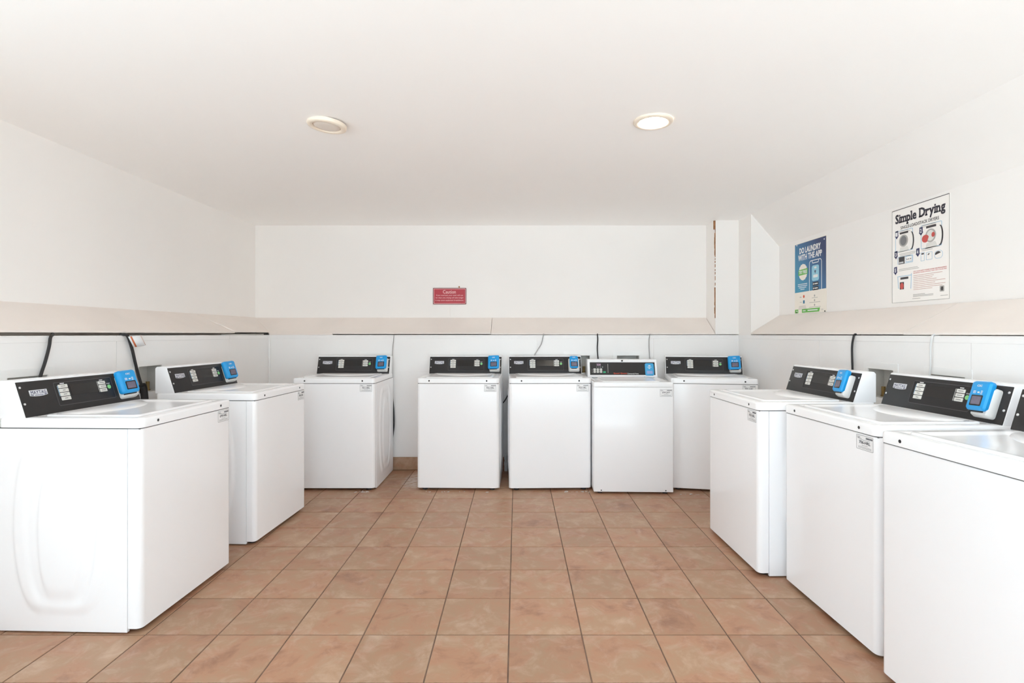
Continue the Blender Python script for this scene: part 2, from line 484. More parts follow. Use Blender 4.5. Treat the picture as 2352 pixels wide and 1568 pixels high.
# right wall with pillar, end block and bevelled head of the recess
bm = bmesh.new()
box(bm, XR2, XR2 + .2, YF, YB2, -0.1, ZC)
for (a, b, c, d) in cells([YF, YB], [0, ZT], hr): box(bm, XR, XR + 0.02, a, b, c, d)
box(bm, XR, XR2, YN, YB2, ZT, ZC)
box(bm, XP, XR + 0.001, YB, YB2, ZT + 0.006, ZC)
Fy = frame_from((0, YF, 0), (1, 0, 0), (0, 0, 1), (0, -1, 0))
poly(bm, [(XR, ZC), (XR2, ZC), (XR2, 2.045)], Fy, 0, -(YN - YF))
wall_right = structure(finish('wall_right', bm, M['wall'], smooth=False))

# lower wall sheets (each its own piece)
TH = 0.004; G = 0.0012
def sheets(wall, Fr, us, vsl, holes, plane):
    for k in range(len(us) - 1):
        vv = vsl[k]
        for z0, z1 in zip(vv[:-1], vv[1:]):
            b = bmesh.new()
            a0, a1, c0, c1 = us[k] + G, us[k + 1] - G, z0 + G, z1 - G
            hs = []
            for h in holes:
                q = (max(h[0], a0), min(h[1], a1), max(h[2], c0), min(h[3], c1))
                if q[0] < q[1] and q[2] < q[3]: hs.append(q)
            for (a, bb, c, d) in cells([a0, a1], [c0, c1], hs):
                box(b, a, bb, c, d, 0, TH, Fr)
            finish('wall_panel', b, M['panel'], wall, smooth=False)
sheets(wall_back, F_back((0, YB, 0)), [XL, -1.152, 0.19, 1.28, XR], [[0.125, ZT], [0.125, 0.92, ZT], [0.125, 0.92, ZT], [0.125, ZT]], hb, 'back')
sheets(wall_left, F_left((XL, 0, 0)), [YFL, 1.83, 3.055, 4.25, YB], [[0.0, ZT]] * 4, hl, 'left')
hr2 = [(-h[1], -h[0], h[2], h[3]) for h in hr]
sheets(wall_right, F_right((XR, 0, 0)), [-YB, -3.62, -2.41, -1.2, 0.0, -YF], [[0.0, ZT]] * 5, hr2, 'right')
# corner trims and top trims of the sheets
bm = bmesh.new(); box(bm, XL + .004, XL + 0.022, YB - 0.022, YB - .004, 0.12, ZT, bevel=0.003)
finish('corner_trim', bm, M['panel'], wall_back)
for (u0, u1, Fr, wl) in ((YFL, 4.25, F_left((XL, 0, 0)), wall_left), (4.26, YB - .03, F_left((XL, 0, 0)), wall_left), (-4.9, 1.0, F_right((XR, 0, 0)), wall_right), (XL + .03, XR - .01, F_back((0, YB, 0)), wall_back)):
    b = bmesh.new(); box(b, u0, u1, ZT - 0.034, ZT - 0.004, TH, TH + 0.0025, Fr, bevel=0.001, seg=1); finish('top_trim', b, M['panel'], wl)

# sloping ledge boards on top of the lower walls
def ledge(wall, Fr, u0, u1, dz, m0=0.0, m1=0.0, depth=R, over=0.006):
    """profile: s behind the lower wall plane (= -w), rising to the recessed wall; m0/m1 mitre offsets at the back"""
    b = bmesh.new(); g = 0.0016
    prof = [(-over, 1.266 + dz), (-over, 1.276 + dz), (depth, 1.434), (depth, 1.418)]
    rings = []
    for (ua, mm, sg) in ((u0 + g, m0, 1), (u1 - g, m1, 1)):
        rings.append([Fr @ Vector((ua + mm * (s / depth), z, -s)) for s, z in prof])
    loft(b, rings)
    return finish('ledge_board', b, M['ledge'], wall, smooth=False)
Fb = F_back((0, YB, 0)); Fl = F_left((XL, 0, 0)); Frr = F_right((XR, 0, 0))
ledge(wall_back, Fb, XL, -1.72, -0.004, -R, 0.03)
ledge(wall_back, Fb, -1.72, -0.242, 0.005, 0.03, 0.0)
ledge(wall_back, Fb, -0.242, XP - 0.004, 0.001, 0.0, 0.0)
ledge(wall_left, Fl, YFL, 4.33, 0.012, 0, -0.12)
ledge(wall_left, Fl, 4.33, YB, 0.019, -0.12, R)
ledge(wall_right, Frr, -YN, -2.83, 0.002, 0, 0.05)
ledge(wall_right, Frr, -2.83, 1.2, 0.0, 0.05, 0)

# peeling strip on the edge of the pillar, a nail and a paint run on the back wall
bm = bmesh.new(); z = ZC - 0.004
while z > 1.46:
    hgt = random.uniform(0.01, 0.05)
    top = (z > 2.02) or (z < 1.75)
    wd = random.uniform(0.004, 0.008) if top else random.uniform(0.0015, 0.003)
    if (ZC - 0.1 < z < ZC - 0.06): wd = 0.0008
    if z > ZC - 0.05: wd = 0.016
    x0 = XP - wd + random.uniform(-0.001, 0.001)
    box(bm, x0, XP + 0.001, YB - 0.0006, YB + 0.01, z - hgt, z); z -= hgt * (1.0 if top else 1.6)
finish('peeled_edge', bm, M['rust'], wall_right, smooth=False)
bm = bmesh.new(); tube(bm, [(-0.651, YB2 - .001, 1.545), (-0.652, YB2 - .002, 1.49), (-0.65, YB2 - 0.003, 1.44)], 0.0035, 6)
finish('paint_run', bm, M['wall'], wall_back)
bm = bmesh.new(); tube(bm, [(XL - .03, 4.2, 1.267), (XL - .01, 4.5, 1.267), (XL - .012, 4.86, 1.269)], 0.003, 6)
finish('caulk_bead', bm, M['wall'], wall_left)

# tiled baseboard under the back wall
bm = bmesh.new(); box(bm, XL, XR, YB - 0.004, YB + 0.001, 0.0, 0.12)
bb = structure(finish('baseboard_back', bm, M['grout'], smooth=False))
for i in range(ix0, ix1):
    a0 = max(GX0 + 0.045 + i * PT, XL + .002); a1 = min(GX0 + 0.045 + (i + 1) * PT - 0.004, XR - .002)
    if a1 - a0 < 0.02: continue
    b = bmesh.new(); box(b, a0, a1, YB - 0.012, YB - 0.0035, 0.004, 0.122, bevel=0.002, seg=1)
    finish('tile', b, M['tile'], bb)

# ------------------------------------------------------------------ washers
W, D = 0.666, 0.628
ZTOP = 0.912
def washer_front(bm_, w, r, y0, y1, z0, z1):
    def ring(z, ins=0.0):
        pts = [(w / 2 - ins, y1), (-w / 2 + ins, y1)]
        for k in range(7):
            a = PI + (PI / 2) * k / 6
            pts.append((-w / 2 + r + (r - ins) * math.cos(a), y0 + r + (r - ins) * math.sin(a)))
        for k in range(7):
            a = 1.5 * PI + (PI / 2) * k / 6
            pts.append((w / 2 - r + (r - ins) * math.cos(a), y0 + r + (r - ins) * math.sin(a)))
        return [Vector((x, y, z)) for x, y in pts]
    loft(bm_, [ring(z0, 0.004), ring(z0 + 0.003, 0.0), ring(z1 - 0.003, 0.0), ring(z1, 0.003)])

def sstep(a, b, x):
    t = max(0.0, min(1.0, (x - a) / (b - a))); return t * t * (3 - 2 * t)
def barrel(u, z, hw_mid, hw_top, hw_bot, zc, hh, p=5.0):
    """<0 inside: tall shape with bulging flanks"""
    t = (z - zc) / hh
    hw = hw_mid + (hw_top - hw_mid) * (t * t if t > 0 else 0) + (hw_bot - hw_mid) * (t * t if t <= 0 else 0)
    q = (abs(u / max(hw, 1e-4)) ** p + abs(t) ** p) ** (1 / p)
    return (q - 1.0) * min(hw, hh)
def side_relief(u, z):
    h = 0.0
    o = barrel(u, z, 0.212, 0.168, 0.150, 0.452, 0.366, 7); h += 0.0068 * (1 - sstep(-0.016, 0.006, o))
    m_ = barrel(u, z, 0.158, 0.118, 0.105, 0.455, 0.345, 7); h -= 0.0062 * (1 - sstep(-0.014, 0.006, m_))
    i_ = barrel(u, z, 0.104, 0.066, 0.074, 0.438, 0.292, 5); h += 0.0070 * (1 - sstep(-0.014, 0.007, i_))
    return h
def side_panel(sgn):
    b = bmesh.new(); y0, y1, z0, z1 = 0.0575, D, 0.008, 0.867
    nu, nv = 84, 120; yc = (y0 + y1) / 2
    grid = []
    for j in range(nv + 1):
        row = []
        for i in range(nu + 1):
            y = y0 + (y1 - y0) * i / nu; z = z0 + (z1 - z0) * j / nv
            x = W / 2 + 0.002 + side_relief(y - yc, z)
            row.append(b.verts.new((sgn * x, y, z)))
        grid.append(row)
    for j in range(nv):
        for i in range(nu):
            b.faces.new((grid[j][i], grid[j][i + 1], grid[j + 1][i + 1], grid[j + 1][i]))
    border = [grid[0][i] for i in range(nu + 1)] + [grid[j][nu] for j in range(1, nv + 1)] + [grid[nv][i] for i in range(nu - 1, -1, -1)] + [grid[j][0] for j in range(nv - 1, 0, -1)]
    inn = [b.verts.new((sgn * (W / 2 - 0.012), v.co.y, v.co.z)) for v in border]
    for k in range(len(border)):
        b.faces.new((border[k], border[(k + 1) % len(border)], inn[(k + 1) % len(inn)], inn[k]))
    return b

CF = None
def console_frame(y0, z0, y1, z1):
    v = Vector((0, y1 - y0, z1 - z0)); L_ = v.length; v.normalize()
    w = Vector((1, 0, 0)).cross(v)
    return frame_from((0, (y0 + y1) / 2, (z0 + z1) / 2), (1, 0, 0), v, w), L_

def add_sticker(root, code, x, z, w=0.097, h=0.058, scale=1.0):
    Fs = F_back((x, 0.0, z))
    b = bmesh.new(); plate(b, w, h, 0.003, Fs, -0.0004, 0.0004)
    st = finish('asset_sticker', b, M['paper'], root)
    st['label'] = 'white asset sticker printed ' + code
    b = bmesh.new(); ringframe(b, w, h, 0.003, 0.0013, Fs, 0.0003, 0.0007)
    finish('border', b, M['grey_ink'], st)
    b = bmesh.new(); z_ = 0.0007
    text(b, code, 0.0, 0.001, w * 0.66, h * 0.2, Fs, z_, 0.02)
    text(b, 'CSC', -w * 0.36, h * 0.34, w * 0.19, h * 0.11, Fs, z_, 0.01)
    for k in range(14):
        rect(b, w * (0.08 + 0.0285 * k), h * 0.34, w * (0.016 if k % 3 else 0.022), h * 0.12, Fs, 0.0004, z_)
    finish('lettering', b, M['ink'], st, smooth=False)
    b = bmesh.new()
    for (cx, cy, ww) in ((0, h * .19, .6), (0, -h * .19, .36), (0, -h * .30, .78), (0, -h * .38, .78), (-w * .3, h * .26, .25)):
        rect(b, cx, cy, w * ww, h * 0.022, Fs, 0.0004, z_)
    finish('small_print', b, M['grey_ink'], st, smooth=False)
    return st

def make_reader(root, Fc, cu, cv, kind=0):
    """card reader bolted on the console"""
    hw, hh, hd = (0.096, 0.124, 0.031) if kind == 0 else (0.100, 0.124, 0.031)
    ho = 0.006 if kind == 0 else 0.0
    K = Matrix.Identity(4); K[2][0] = 0.15 if kind == 0 else 0.0; K[2][3] = -K[2][0] * cu
    Fb0 = Fc; Fc = Fc @ K
    b = bmesh.new()
    def ring(ins, z, top=0.0): return [Fc @ Vector((x, y, z)) for x, y in rrect(hw, hh, 0.012, ins, 4, cu + ho, cv - 0.008)]
    loft(b, [[Fb0 @ Vector((x, y, 0.0)) for x, y in rrect(hw, hh, 0.012, 0, 4, cu + ho, cv - 0.008)], ring(0, 0.012), ring(0.006, hd - 0.004), ring(0.009, hd)])
    rd = finish('card_reader', b, M['reader_white'], root)
    fw, fh, c2 = (0.102, 0.124, cv + 0.014) if kind == 0 else (0.076, 0.112, cv + 0.014)
    fu = cu - 0.003
    b = bmesh.new()
    def r2(ins, z, sh=0.0): return [Fc @ Vector((x, y + sh, z)) for x, y in rrect(fw, fh, 0.014, ins, 5, fu, c2)]
    loft(b, [r2(0.004, hd - 0.012), r2(0.0, hd - 0.006), r2(0.0, hd + 0.008), r2(0.006, hd + 0.016), r2(0.013, hd + 0.0185)])
    finish('faceplate', b, M['blue'], rd)
    b = bmesh.new(); plate(b, fw * 0.66, 0.007, 0.002, Fc, hd - 0.004, hd + 0.006, fu, c2 - fh / 2 - 0.002)
    finish('card_slot', b, M['slot'], rd)
    b = bmesh.new(); plate(b, 0.060, 0.045, 0.004, Fc, hd + 0.017, hd + 0.0192, fu + 0.002, c2 - 0.022)
    finish('screen_bezel', b, M['slot'], rd)
    b = bmesh.new(); plate(b, 0.048, 0.034, 0.002, Fc, hd + 0.018, hd + 0.0198, fu + 0.002, c2 - 0.022)
    finish('screen', b, M['screen'], rd)
    b = bmesh.new(); zz = hd + 0.0189
    text(b, 'CSC', fu, c2 + 0.040, 0.026, 0.008, Fc, zz, 0.03)
    ringframe(b, 0.013, 0.011, 0.002, 0.0018, Fc, hd + 0.018, zz, fu - 0.018, c2 + 0.013)
    rect(b, fu - 0.018, c2 + 0.013, 0.005, 0.003, Fc, hd + 0.018, zz)
    for (du, dv, w_, h_) in ((0.003, 0.012, 0.011, 0.006), (0.019, 0.018, 0.010, 0.003), (0.019, 0.012, 0.010, 0.003), (0.019, 0.006, 0.010, 0.003)):
        rect(b, fu + du, c2 + dv, w_, h_, Fc, hd + 0.018, zz)
    finish('printed_icon', b, M['white_ink'], rd, smooth=False)
    return rd

def build_washer():
    root = thing('washing_machine', 'x', 'washer')
    b = bmesh.new()
    washer_front(b, W, 0.026, 0.0, 0.055, 0.02, 0.867)
    box(b, -W / 2 + 0.012, W / 2 - 0.012, 0.05, D - 0.004, 0.03, 0.866)
    finish('cabinet', b, M['enamel'], root)
    for s in (-1, 1):
        finish('side_panel', side_panel(s), M['enamel_side'], root, 60)
    b = bmesh.new(); box(b, -W / 2 + 0.006, W / 2 - 0.006, 0.008, D - 0.004, 0.8655, 0.8735)  # grey filler painting the shade in the joint below the top
    finish('seam_shade', b, M['seam'], root, smooth=False)
    # top
    b = bmesh.new()
    wt, d0, d1 = W + 0.004, -0.004, D
    def pr(ins, z, sag=0.0):
        w_, h_ = wt, d1 - d0
        return [Vector((x, y, z)) for x, y in rrect(w_, h_, 0.03, ins, 6, 0, (d0 + d1) / 2)]
    loft(b, [pr(0.003, 0.8710), pr(0.0, 0.8725), pr(0.0, 0.9030), pr(0.0025, 0.9090), pr(0.0080, 0.9120), pr(0.05, 0.9130), pr(0.056, 0.9105)])
    finish('top_panel', b, M['enamel'], root, 50)
    # lid with shallow dished centre and a curved ridge at the back
    b = bmesh.new()
    lw, l0, l1 = 0.552, 0.055, 0.480
    def lr(ins, z): return [Vector((x, y, z)) for x, y in rrect(lw, l1 - l0, 0.03, ins, 6, 0, (l0 + l1) / 2)]
    loft(b, [lr(0.0, 0.906), lr(0.0, 0.9150), lr(0.004, 0.9180), lr(0.022, 0.9180), lr(0.034, 0.9125), lr(0.06, 0.9110), lr(0.12, 0.9110)])
    arc = [(-0.24 + 0.48 * k / 16, 0.43 - 0.13 * math.sin(PI * k / 16) ** 0.8) for k in range(17)]
    prev = None
    for (x, y) in arc:
        q = [b.verts.new((x, y - 0.02, 0.9100)), b.verts.new((x, y, 0.9175)), b.verts.new((x, 0.452, 0.9182)), b.verts.new((x, 0.456, 0.9100))]
        if prev:
            for i in range(3): b.faces.new((prev[i], prev[i + 1], q[i + 1], q[i]))
        prev = q
    finish('lid', b, M['enamel'], root, 50)
    # two plugged screw holes on the front edge of the top
    for sx in (-1, 1):
        b = bmesh.new(); Fh = F_back((sx * 0.234, -0.004, 0.891))
        revolve(b, [(0.0065, -0.002), (0.0065, 0.0006), (0.0045, 0.0014)], Fh, 14)
        finish('hole_plug', b, M['hole'], root)
    b = bmesh.new(); Fh = F_right((0, 0, 0))
    # console body
    b = bmesh.new(); hwx = 0.331
    prof = [(0.505, 0.9090), (0.627, 0.9090), (0.627, 1.061), (0.616, 1.0715), (0.562, 1.0715), (0.5565, 1.068)]
    loft(b, [[Vector((-hwx, y, z)) for y, z in prof], [Vector((hwx, y, z)) for y, z in prof]])
    bmesh.ops.bevel(b, geom=list(b.edges), offset=0.0025, segments=2, affect='EDGES', profile=0.5)
    finish('console', b, M['enamel'], root)
    Fc, L_ = console_frame(0.5055, 0.9110, 0.5560, 1.0665)
    pw, ph = 0.655, 0.153
    b = bmesh.new(); plate(b, pw, ph + 0.005, 0.002, Fc, -0.002, 0.0022, 0, -0.002, 0.0006)
    cp = finish('control_panel', b, M['black'], root)
    bu, bw = 0.005, 0.330; bh = 0.112
    b = bmesh.new(); ringframe(b, bw, bh, 0.008, 0.0028, Fc, 0.002, 0.0042, bu, 0.004)
    finish('bezel', b, M['bezel'], cp)
    b = bmesh.new(); plate(b, bw - 0.006, bh - 0.006, 0.006, Fc, 0.0018, 0.0026, bu, 0.004)
    finish('membrane', b, M['black2'], cp)
    b = bmesh.new(); plate(b, 0.156, 0.052, 0.003, Fc, 0.002, 0.0034, 0.0, 0.016)
    finish('display', b, M['display'], cp)
    for k in range(4):
        b = bmesh.new(); plate(b, 0.049, 0.0165, 0.002, Fc, 0.002, 0.0046, -0.114, 0.039 - 0.0195 * k, 0.0008, 2)
        rect(b, -0.114, 0.039 - 0.0195 * k, (0.024, 0.014, 0.017, 0.016)[k], 0.003, Fc, 0.0045, 0.0048, 1)
        finish('button', b, [M['button'], M['grey_ink']], cp)
    for k in range(3):
        b = bmesh.new(); plate(b, 0.043, 0.0165, 0.002, Fc, 0.002, 0.0046, 0.106, 0.035 - 0.0195 * k, 0.0008, 2)
        rect(b, 0.106, 0.035 - 0.0195 * k, 0.026, 0.003, Fc, 0.0045, 0.0048, 1)
        finish('button', b, [M['button'], M['grey_ink']], cp)
    b = bmesh.new(); revolve(b, [(0.0105, 0.002), (0.0105, 0.005), (0.009, 0.0058)], Fc @ Matrix.Translation((0.145, 0.010, 0)), 20)
    finish('start_button', b, M['green'], cp)
    for (wd, u_, v_, ww, hh_) in ((None, -0.114, 0.0525, 0.022, 0.004), (None, 0.106, 0.0490, 0.02, 0.004), ('START', 0.145, 0.027, 0.022, 0.0055)):
        b = bmesh.new()
        if wd: text(b, wd, u_, v_, ww, hh_, Fc, 0.0031, 0.015)
        else: rect(b, u_, v_, ww, hh_, Fc, 0.0026, 0.0031)
        finish('printed_word', b, M['white_ink'], cp, smooth=False)
    b = bmesh.new(); rect(b, -0.1415, 0.018, 0.0022, 0.05, Fc, 0.0026, 0.0032)
    finish('level_bar', b, M['p_line_blue'], cp, smooth=False)
    b = bmesh.new(); rect(b, 0.079, 0.016, 0.003, 0.055, Fc, 0.0026, 0.0040)
    finish('divider', b, M['p_grey'], cp, smooth=False)
    b = bmesh.new()
    pts = [(-0.042, -0.011), (-0.022, -0.0145), (0.0, -0.0155), (0.022, -0.0145), (0.042, -0.011), (0.042, 0.0135), (-0.042, 0.0135)]
    poly(b, [(x - 0.240, y + 0.022) for x, y in pts], Fc, 0.002, 0.0036)
    bd = finish('badge', b, M['badge'], cp, smooth=False)
    b = bmesh.new()
    serif_text(b, 'MAYTAG', -0.240, 0.0245, 0.073, 0.0145, Fc, 0.0040, 0.012, 0, 0.09, 0.05, 0.10)
    poly(b, [(x - 0.240, y + 0.022) for x, y in ((-0.039, -0.009), (-0.026, -0.0115), (-0.026, -0.0075), (-0.039, -0.0065))], Fc, 0.0035, 0.0040)
    poly(b, [(x - 0.240, y + 0.022) for x, y in ((0.026, -0.0115), (0.039, -0.009), (0.039, -0.0065), (0.026, -0.0075))], Fc, 0.0035, 0.0040)
    rect(b, -0.240, 0.022 - 0.0105, 0.040, 0.0022, Fc, 0.0035, 0.0040)
    finish('badge_lettering', b, M['navy'], cp, smooth=False)
    for (u_, v_) in ((-0.316, 0.052), (-0.316, -0.022), (0.317, 0.052), (0.317, -0.022)):
        b = bmesh.new(); revolve(b, [(0.0052, 0.002), (0.0050, 0.0036), (0.003, 0.0046)], Fc @ Matrix.Translation((u_, v_, 0)), 12)
        finish('screw', b, M['screw'], cp)
    for sx in (-1, 1):
        for yy in (0.05, 0.58):
            b = bmesh.new(); revolve(b, [(0.022, 0.0), (0.022, 0.012), (0.012, 0.014), (0.012, 0.034)], Matrix.Translation((sx * 0.275, yy, 0)), 14)
            finish('foot', b, M['rubber'], root)
    return root, Fc

GRP = 'card-operated washers with black control panels'
w0, FC = build_washer()
def Mloc(x, y, deg): return (x, y, 0.0), (0, 0, math.radians(deg))
places = [
    # x, y, rotation, code, label, reader kind
    (-1.580, 2.566, 88.2, '699-HRL', 'white top-load washer on the left wall nearest the camera, embossed side panel in full view', 0),
    (-1.553, 3.505, 87.1, '700-HRL', 'white top-load washer on the left wall, second from the camera', 0),
    (-1.485, 4.280, 0.0, '701-HRL', 'white top-load washer leftmost in the back row, left of the bare floor gap', 0),
    (-0.478, 4.285, -1.2, '702-HRL', 'white top-load washer in the back row standing right of the bare floor gap', 0),
    (0.272, 4.285, 1.5, '703-HRL', 'white top-load washer in the back row left of the shorter washer with red lettering', 1),
    (1.585, 4.237, -10.5, '705-HRL', 'white top-load washer turned askew in the right back corner below the pillar', 0),
    (1.252, 3.088, -88.6, '707-HRL', 'white top-load washer on the right wall farthest from the camera, under the blue poster', 0),
    (1.385, 2.378, -88.1, '706-HRL', 'white top-load washer in the middle of the three on the right wall', 0),
    (1.370, 1.633, -87.0, None, 'white top-load washer cut off by the right edge of the picture', 0),
]
roots = [w0] + [dup(w0) for _ in places[1:]]
for o, (x, y, a, code, lab, kind) in zip(roots, places):
    o.location = (x, y, 0); o.rotation_euler = (0, 0, math.radians(a))
    o['label'] = lab; o['category'] = 'washer'; o['group'] = GRP
    if code: add_sticker(o, code, W / 2 - 0.070, 0.833)
rd0 = make_reader(w0, FC, 0.252, 0.004, 0)
rd1 = make_reader(roots[4], FC, 0.252, 0.004, 1)
rd0.location.x = -0.016; rd1.location.x = 0.010
for o in roots[1:]:
    if o is roots[4]: continue
    r = rd0.copy(); COL.objects.link(r); r.parent = o
    r.location.x = 0.008 if o.location.y > 4 else -0.014
    for g in list(rd0.children):
        c = g.copy(); COL.objects.link(c); c.parent = r

# the odd washer: narrower, white-framed console with red lettering
def build_old_washer():
    W2, D2, ZS, Z2 = 0.630, 0.66, 0.850, 0.888
    root = thing('washing_machine', 'shorter white top-load washer with white-framed console, red lettering and blue card reader', 'washer')
    b = bmesh.new(); box(b, -W2 / 2, W2 / 2, 0.0, D2, 0.016, ZS - 0.002, bevel=0.006, seg=3)
    finish('cabinet', b, M['enamel'], root)
    b = bmesh.new(); box(b, -W2 / 2 + 0.012, W2 / 2 - 0.012, 0.012, D2 - 0.01, ZS - 0.006, ZS + 0.003); finish('seam_shade', b, M['seam'], root)  # same painted joint shade, as a grey filler under this top
    b = bmesh.new()
    def pr(ins, z): return [Vector((x, y, z)) for x, y in rrect(W2 + 0.002, D2, 0.010, ins, 4, 0, D2 / 2)]
    loft(b, [pr(0.0005, ZS), pr(0.0, ZS + 0.002), pr(0.0, Z2 - 0.007), pr(0.0025, Z2 - 0.002), pr(0.007, Z2), pr(0.035, Z2), pr(0.045, Z2 - 0.006), pr(0.1, Z2 - 0.006)])
    finish('top_panel', b, M['enamel'], root, 50)
    b = bmesh.new()
    def lr(ins, z): return [Vector((x, y, z)) for x, y in rrect(0.46, 0.40, 0.02, ins, 4, 0.0, 0.265)]
    loft(b, [lr(0, Z2 - 0.008), lr(0, Z2 + 0.002), lr(0.003, Z2 + 0.004), lr(0.03, Z2 + 0.004), lr(0.038, Z2 + 0.001), lr(0.1, Z2 + 0.001)])
    finish('lid', b, M['enamel'], root, 50)
    b = bmesh.new(); hwx = 0.308
    prof = [(0.488, Z2 - 0.002), (D2, Z2 - 0.002), (D2, 1.035), (0.63, 1.044), (0.545, 1.044), (0.536, 1.040)]
    loft(b, [[Vector((-hwx, y, z)) for y, z in prof], [Vector((hwx, y, z)) for y, z in prof]])
    bmesh.ops.bevel(b, geom=list(b.edges), offset=0.004, segments=2, affect='EDGES', profile=0.5)
    finish('console', b, M['enamel'], root)
    Fc, L_ = console_frame(0.489, Z2 + 0.004, 0.5355, 1.040)
    b = bmesh.new(); ringframe(b, 0.604, 0.152, 0.006, 0.014, Fc, -0.001, 0.004, 0, 0); finish('console_rim', b, M['enamel'], root)
    b = bmesh.new(); plate(b, 0.578, 0.116, 0.003, Fc, -0.001, 0.0016, 0, -0.004); cp = finish('control_panel', b, M['black'], root)
    z_ = 0.0022
    b = bmesh.new(); text(b, '225', -0.209, 0.032, 0.036, 0.016, Fc, z_, 0.01); finish('display', b, mat('led_pink', (236, 200, 228), 0.4), cp, smooth=False)
    for k, ch in enumerate('ACRE'):
        b = bmesh.new(); text(b, ch, -0.225 + 0.017 * k, 0.010, 0.006, 0.008, Fc, z_, 0.01); finish('indicator_letter', b, M['white_ink'], cp, smooth=False)
    for k in range(3):
        b = bmesh.new(); rect(b, -0.268, -0.012 - 0.013 * k, 0.007, 0.004, Fc, 0.0014, z_); finish('indicator_mark', b, M['p_grey'], cp, smooth=False)
    b = bmesh.new(); text(b, 'Commercial Home', 0.092, -0.049, 0.098, 0.011, Fc, z_, 0.012)
    finish('white_lettering', b, M['white_ink'], cp, smooth=False)
    b = bmesh.new(); text(b, 'Speed Queen', -0.020, -0.048, 0.118, 0.014, Fc, z_, 0.03); finish('red_lettering', b, M['sq_red'], cp, smooth=False)
    for k in range(3):
        for j in range(2):
            b = bmesh.new(); plate(b, 0.021, 0.0185, 0.002, Fc, 0.001, 0.0036, -0.246 + 0.028 * k, -0.012 - 0.021 * j, 0.0008, 2)
            rect(b, -0.246 + 0.028 * k, -0.012 - 0.021 * j, 0.013, 0.003, Fc, 0.0035, 0.0039, 1); finish('button', b, [M['button'], M['grey_ink']], cp)
    b = bmesh.new(); plate(b, 0.024, 0.013, 0.003, Fc, 0.001, 0.0036, -0.160, -0.036, 0.0008, 2); finish('start_button', b, mat('go_green', (56, 190, 132), 0.35), cp)
    b = bmesh.new(); rect(b, -0.128, -0.002, 0.004, 0.082, Fc, 0.0014, 0.0026); finish('divider', b, M['p_grey'], cp, smooth=False)
    b = bmesh.new(); plate(b, 0.078, 0.112, 0.014, Fc, 0.001, 0.014, 0.238, -0.012, 0.004, 5); rd = finish('card_reader', b, mat('reader_light_blue', (70, 172, 226), 0.3), root)
    b = bmesh.new(); disc(b, 0.238, 0.020, 0.011, 0.005, Fc, 0.0138, 0.0146, 16); rect(b, 0.238, 0.007, 0.036, 0.004, Fc, 0.0138, 0.0146); disc(b, 0.236, -0.004, 0.008, 0.004, Fc, 0.0138, 0.0146, 14); finish('printed_icon', b, M['white_ink'], rd, smooth=False)
    b = bmesh.new(); plate(b, 0.05, 0.026, 0.004, Fc, 0.0138, 0.0148, 0.238, -0.040); finish('screen', b, mat('lcd_lilac', (160, 176, 226), 0.3), rd)
    b = bmesh.new(); revolve(b, [(0.008, -0.002), (0.008, 0.003), (0.005, 0.005)], Fc @ Matrix.Translation((0.0, 0.067, 0.004)), 16); finish('lock_plug', b, M['hole'], root)
    b = bmesh.new(); revolve(b, [(0.006, -0.01), (0.006, 0.004), (0.004, 0.006)], Matrix.Translation((0.19, 0.475, Z2 - 0.002)), 12); finish('lid_bumper', b, M['hole'], root)
    for sx in (-1, 1):
        b = bmesh.new(); revolve(b, [(0.005, -0.002), (0.005, 0.001), (0.003, 0.002)], F_back((sx * 0.255, 0, 0.03)), 10); finish('screw', b, M['hole'], root)
        for yy in (0.05, 0.6):
            b = bmesh.new(); revolve(b, [(0.02, 0.0), (0.02, 0.012), (0.012, 0.013), (0.012, 0.03)], Matrix.Translation((sx * 0.26, yy, 0)), 14); finish('foot', b, M['rubber'], root)
    add_sticker(root, '699-JXT', W2 / 2 - 0.058, 0.804)
    return root
ow = build_old_washer(); ow.location = (0.926, 4.19, 0); ow.rotation_euler = (0, 0, math.radians(-1.5))

# ------------------------------------------------------------------ outlet boxes in the lower walls
def outlet(Mx, label, flap=False):
    root = thing('outlet_box', label, 'outlet box', Mx, 'washer outlet boxes set in the lower walls')
    zc = (OPZ0 + OPZ1) / 2; oh = OPZ1 - OPZ0
    b = bmesh.new(); ringframe(b, OPW + 0.072, oh + 0.07, 0.006, 0.036 + 0.0005, I4, 0.0041, 0.0085)
    finish('frame', b, M['box'], root)
    b = bmesh.new(); a, h, dp, t = OPW / 2 - 0.001, oh / 2 - 0.001, 0.085, 0.003
    box(b, -a, a, -h, h, -dp - t, -dp); box(b, -a, -a + t, -h, h, -dp, 0.004); box(b, a - t, a, -h, h, -dp, 0.004)
    box(b, -a + t, a - t, -h, -h + t, -dp, 0.004); box(b, -a + t, a - t, h - t, h, -dp, 0.004)
    finish('box_shell', b, M['boxin'], root, smooth=False)
    for s in (-1, 1):
        b = bmesh.new(); Fv = Matrix.Translation((s * 0.055, -0.05, -0.05)) @ Matrix.Rotation(PI / 2, 4, 'X')
        revolve(b, [(0.011, -0.028), (0.011, 0.02), (0.015, 0.021), (0.015, 0.032), (0.009, 0.034)], Fv, 12)
        finish('valve', b, M['brass'], root)
    return root
zc = (OPZ0 + OPZ1) / 2
names_b = ['white wall outlet box behind the leftmost washer of the back row', 'white wall outlet box behind the washer right of the bare floor gap',
           'white wall outlet box with a grey cord slanting in front of it', 'white wall outlet box beside the black cord, left of the red-lettered washer',
           'white wall outlet box above the red-lettered washer, open top showing']
for x, lb in zip(BX, names_b): outlet(F_back((x, YB, zc)), lb)
outlet(F_right((XR, RYs[0], zc)), 'white wall outlet box on the right wall, just behind the farther right-wall console')
outlet(F_right((XR, RYs[1], zc)), 'white wall outlet box on the right wall above the middle right-wall console')
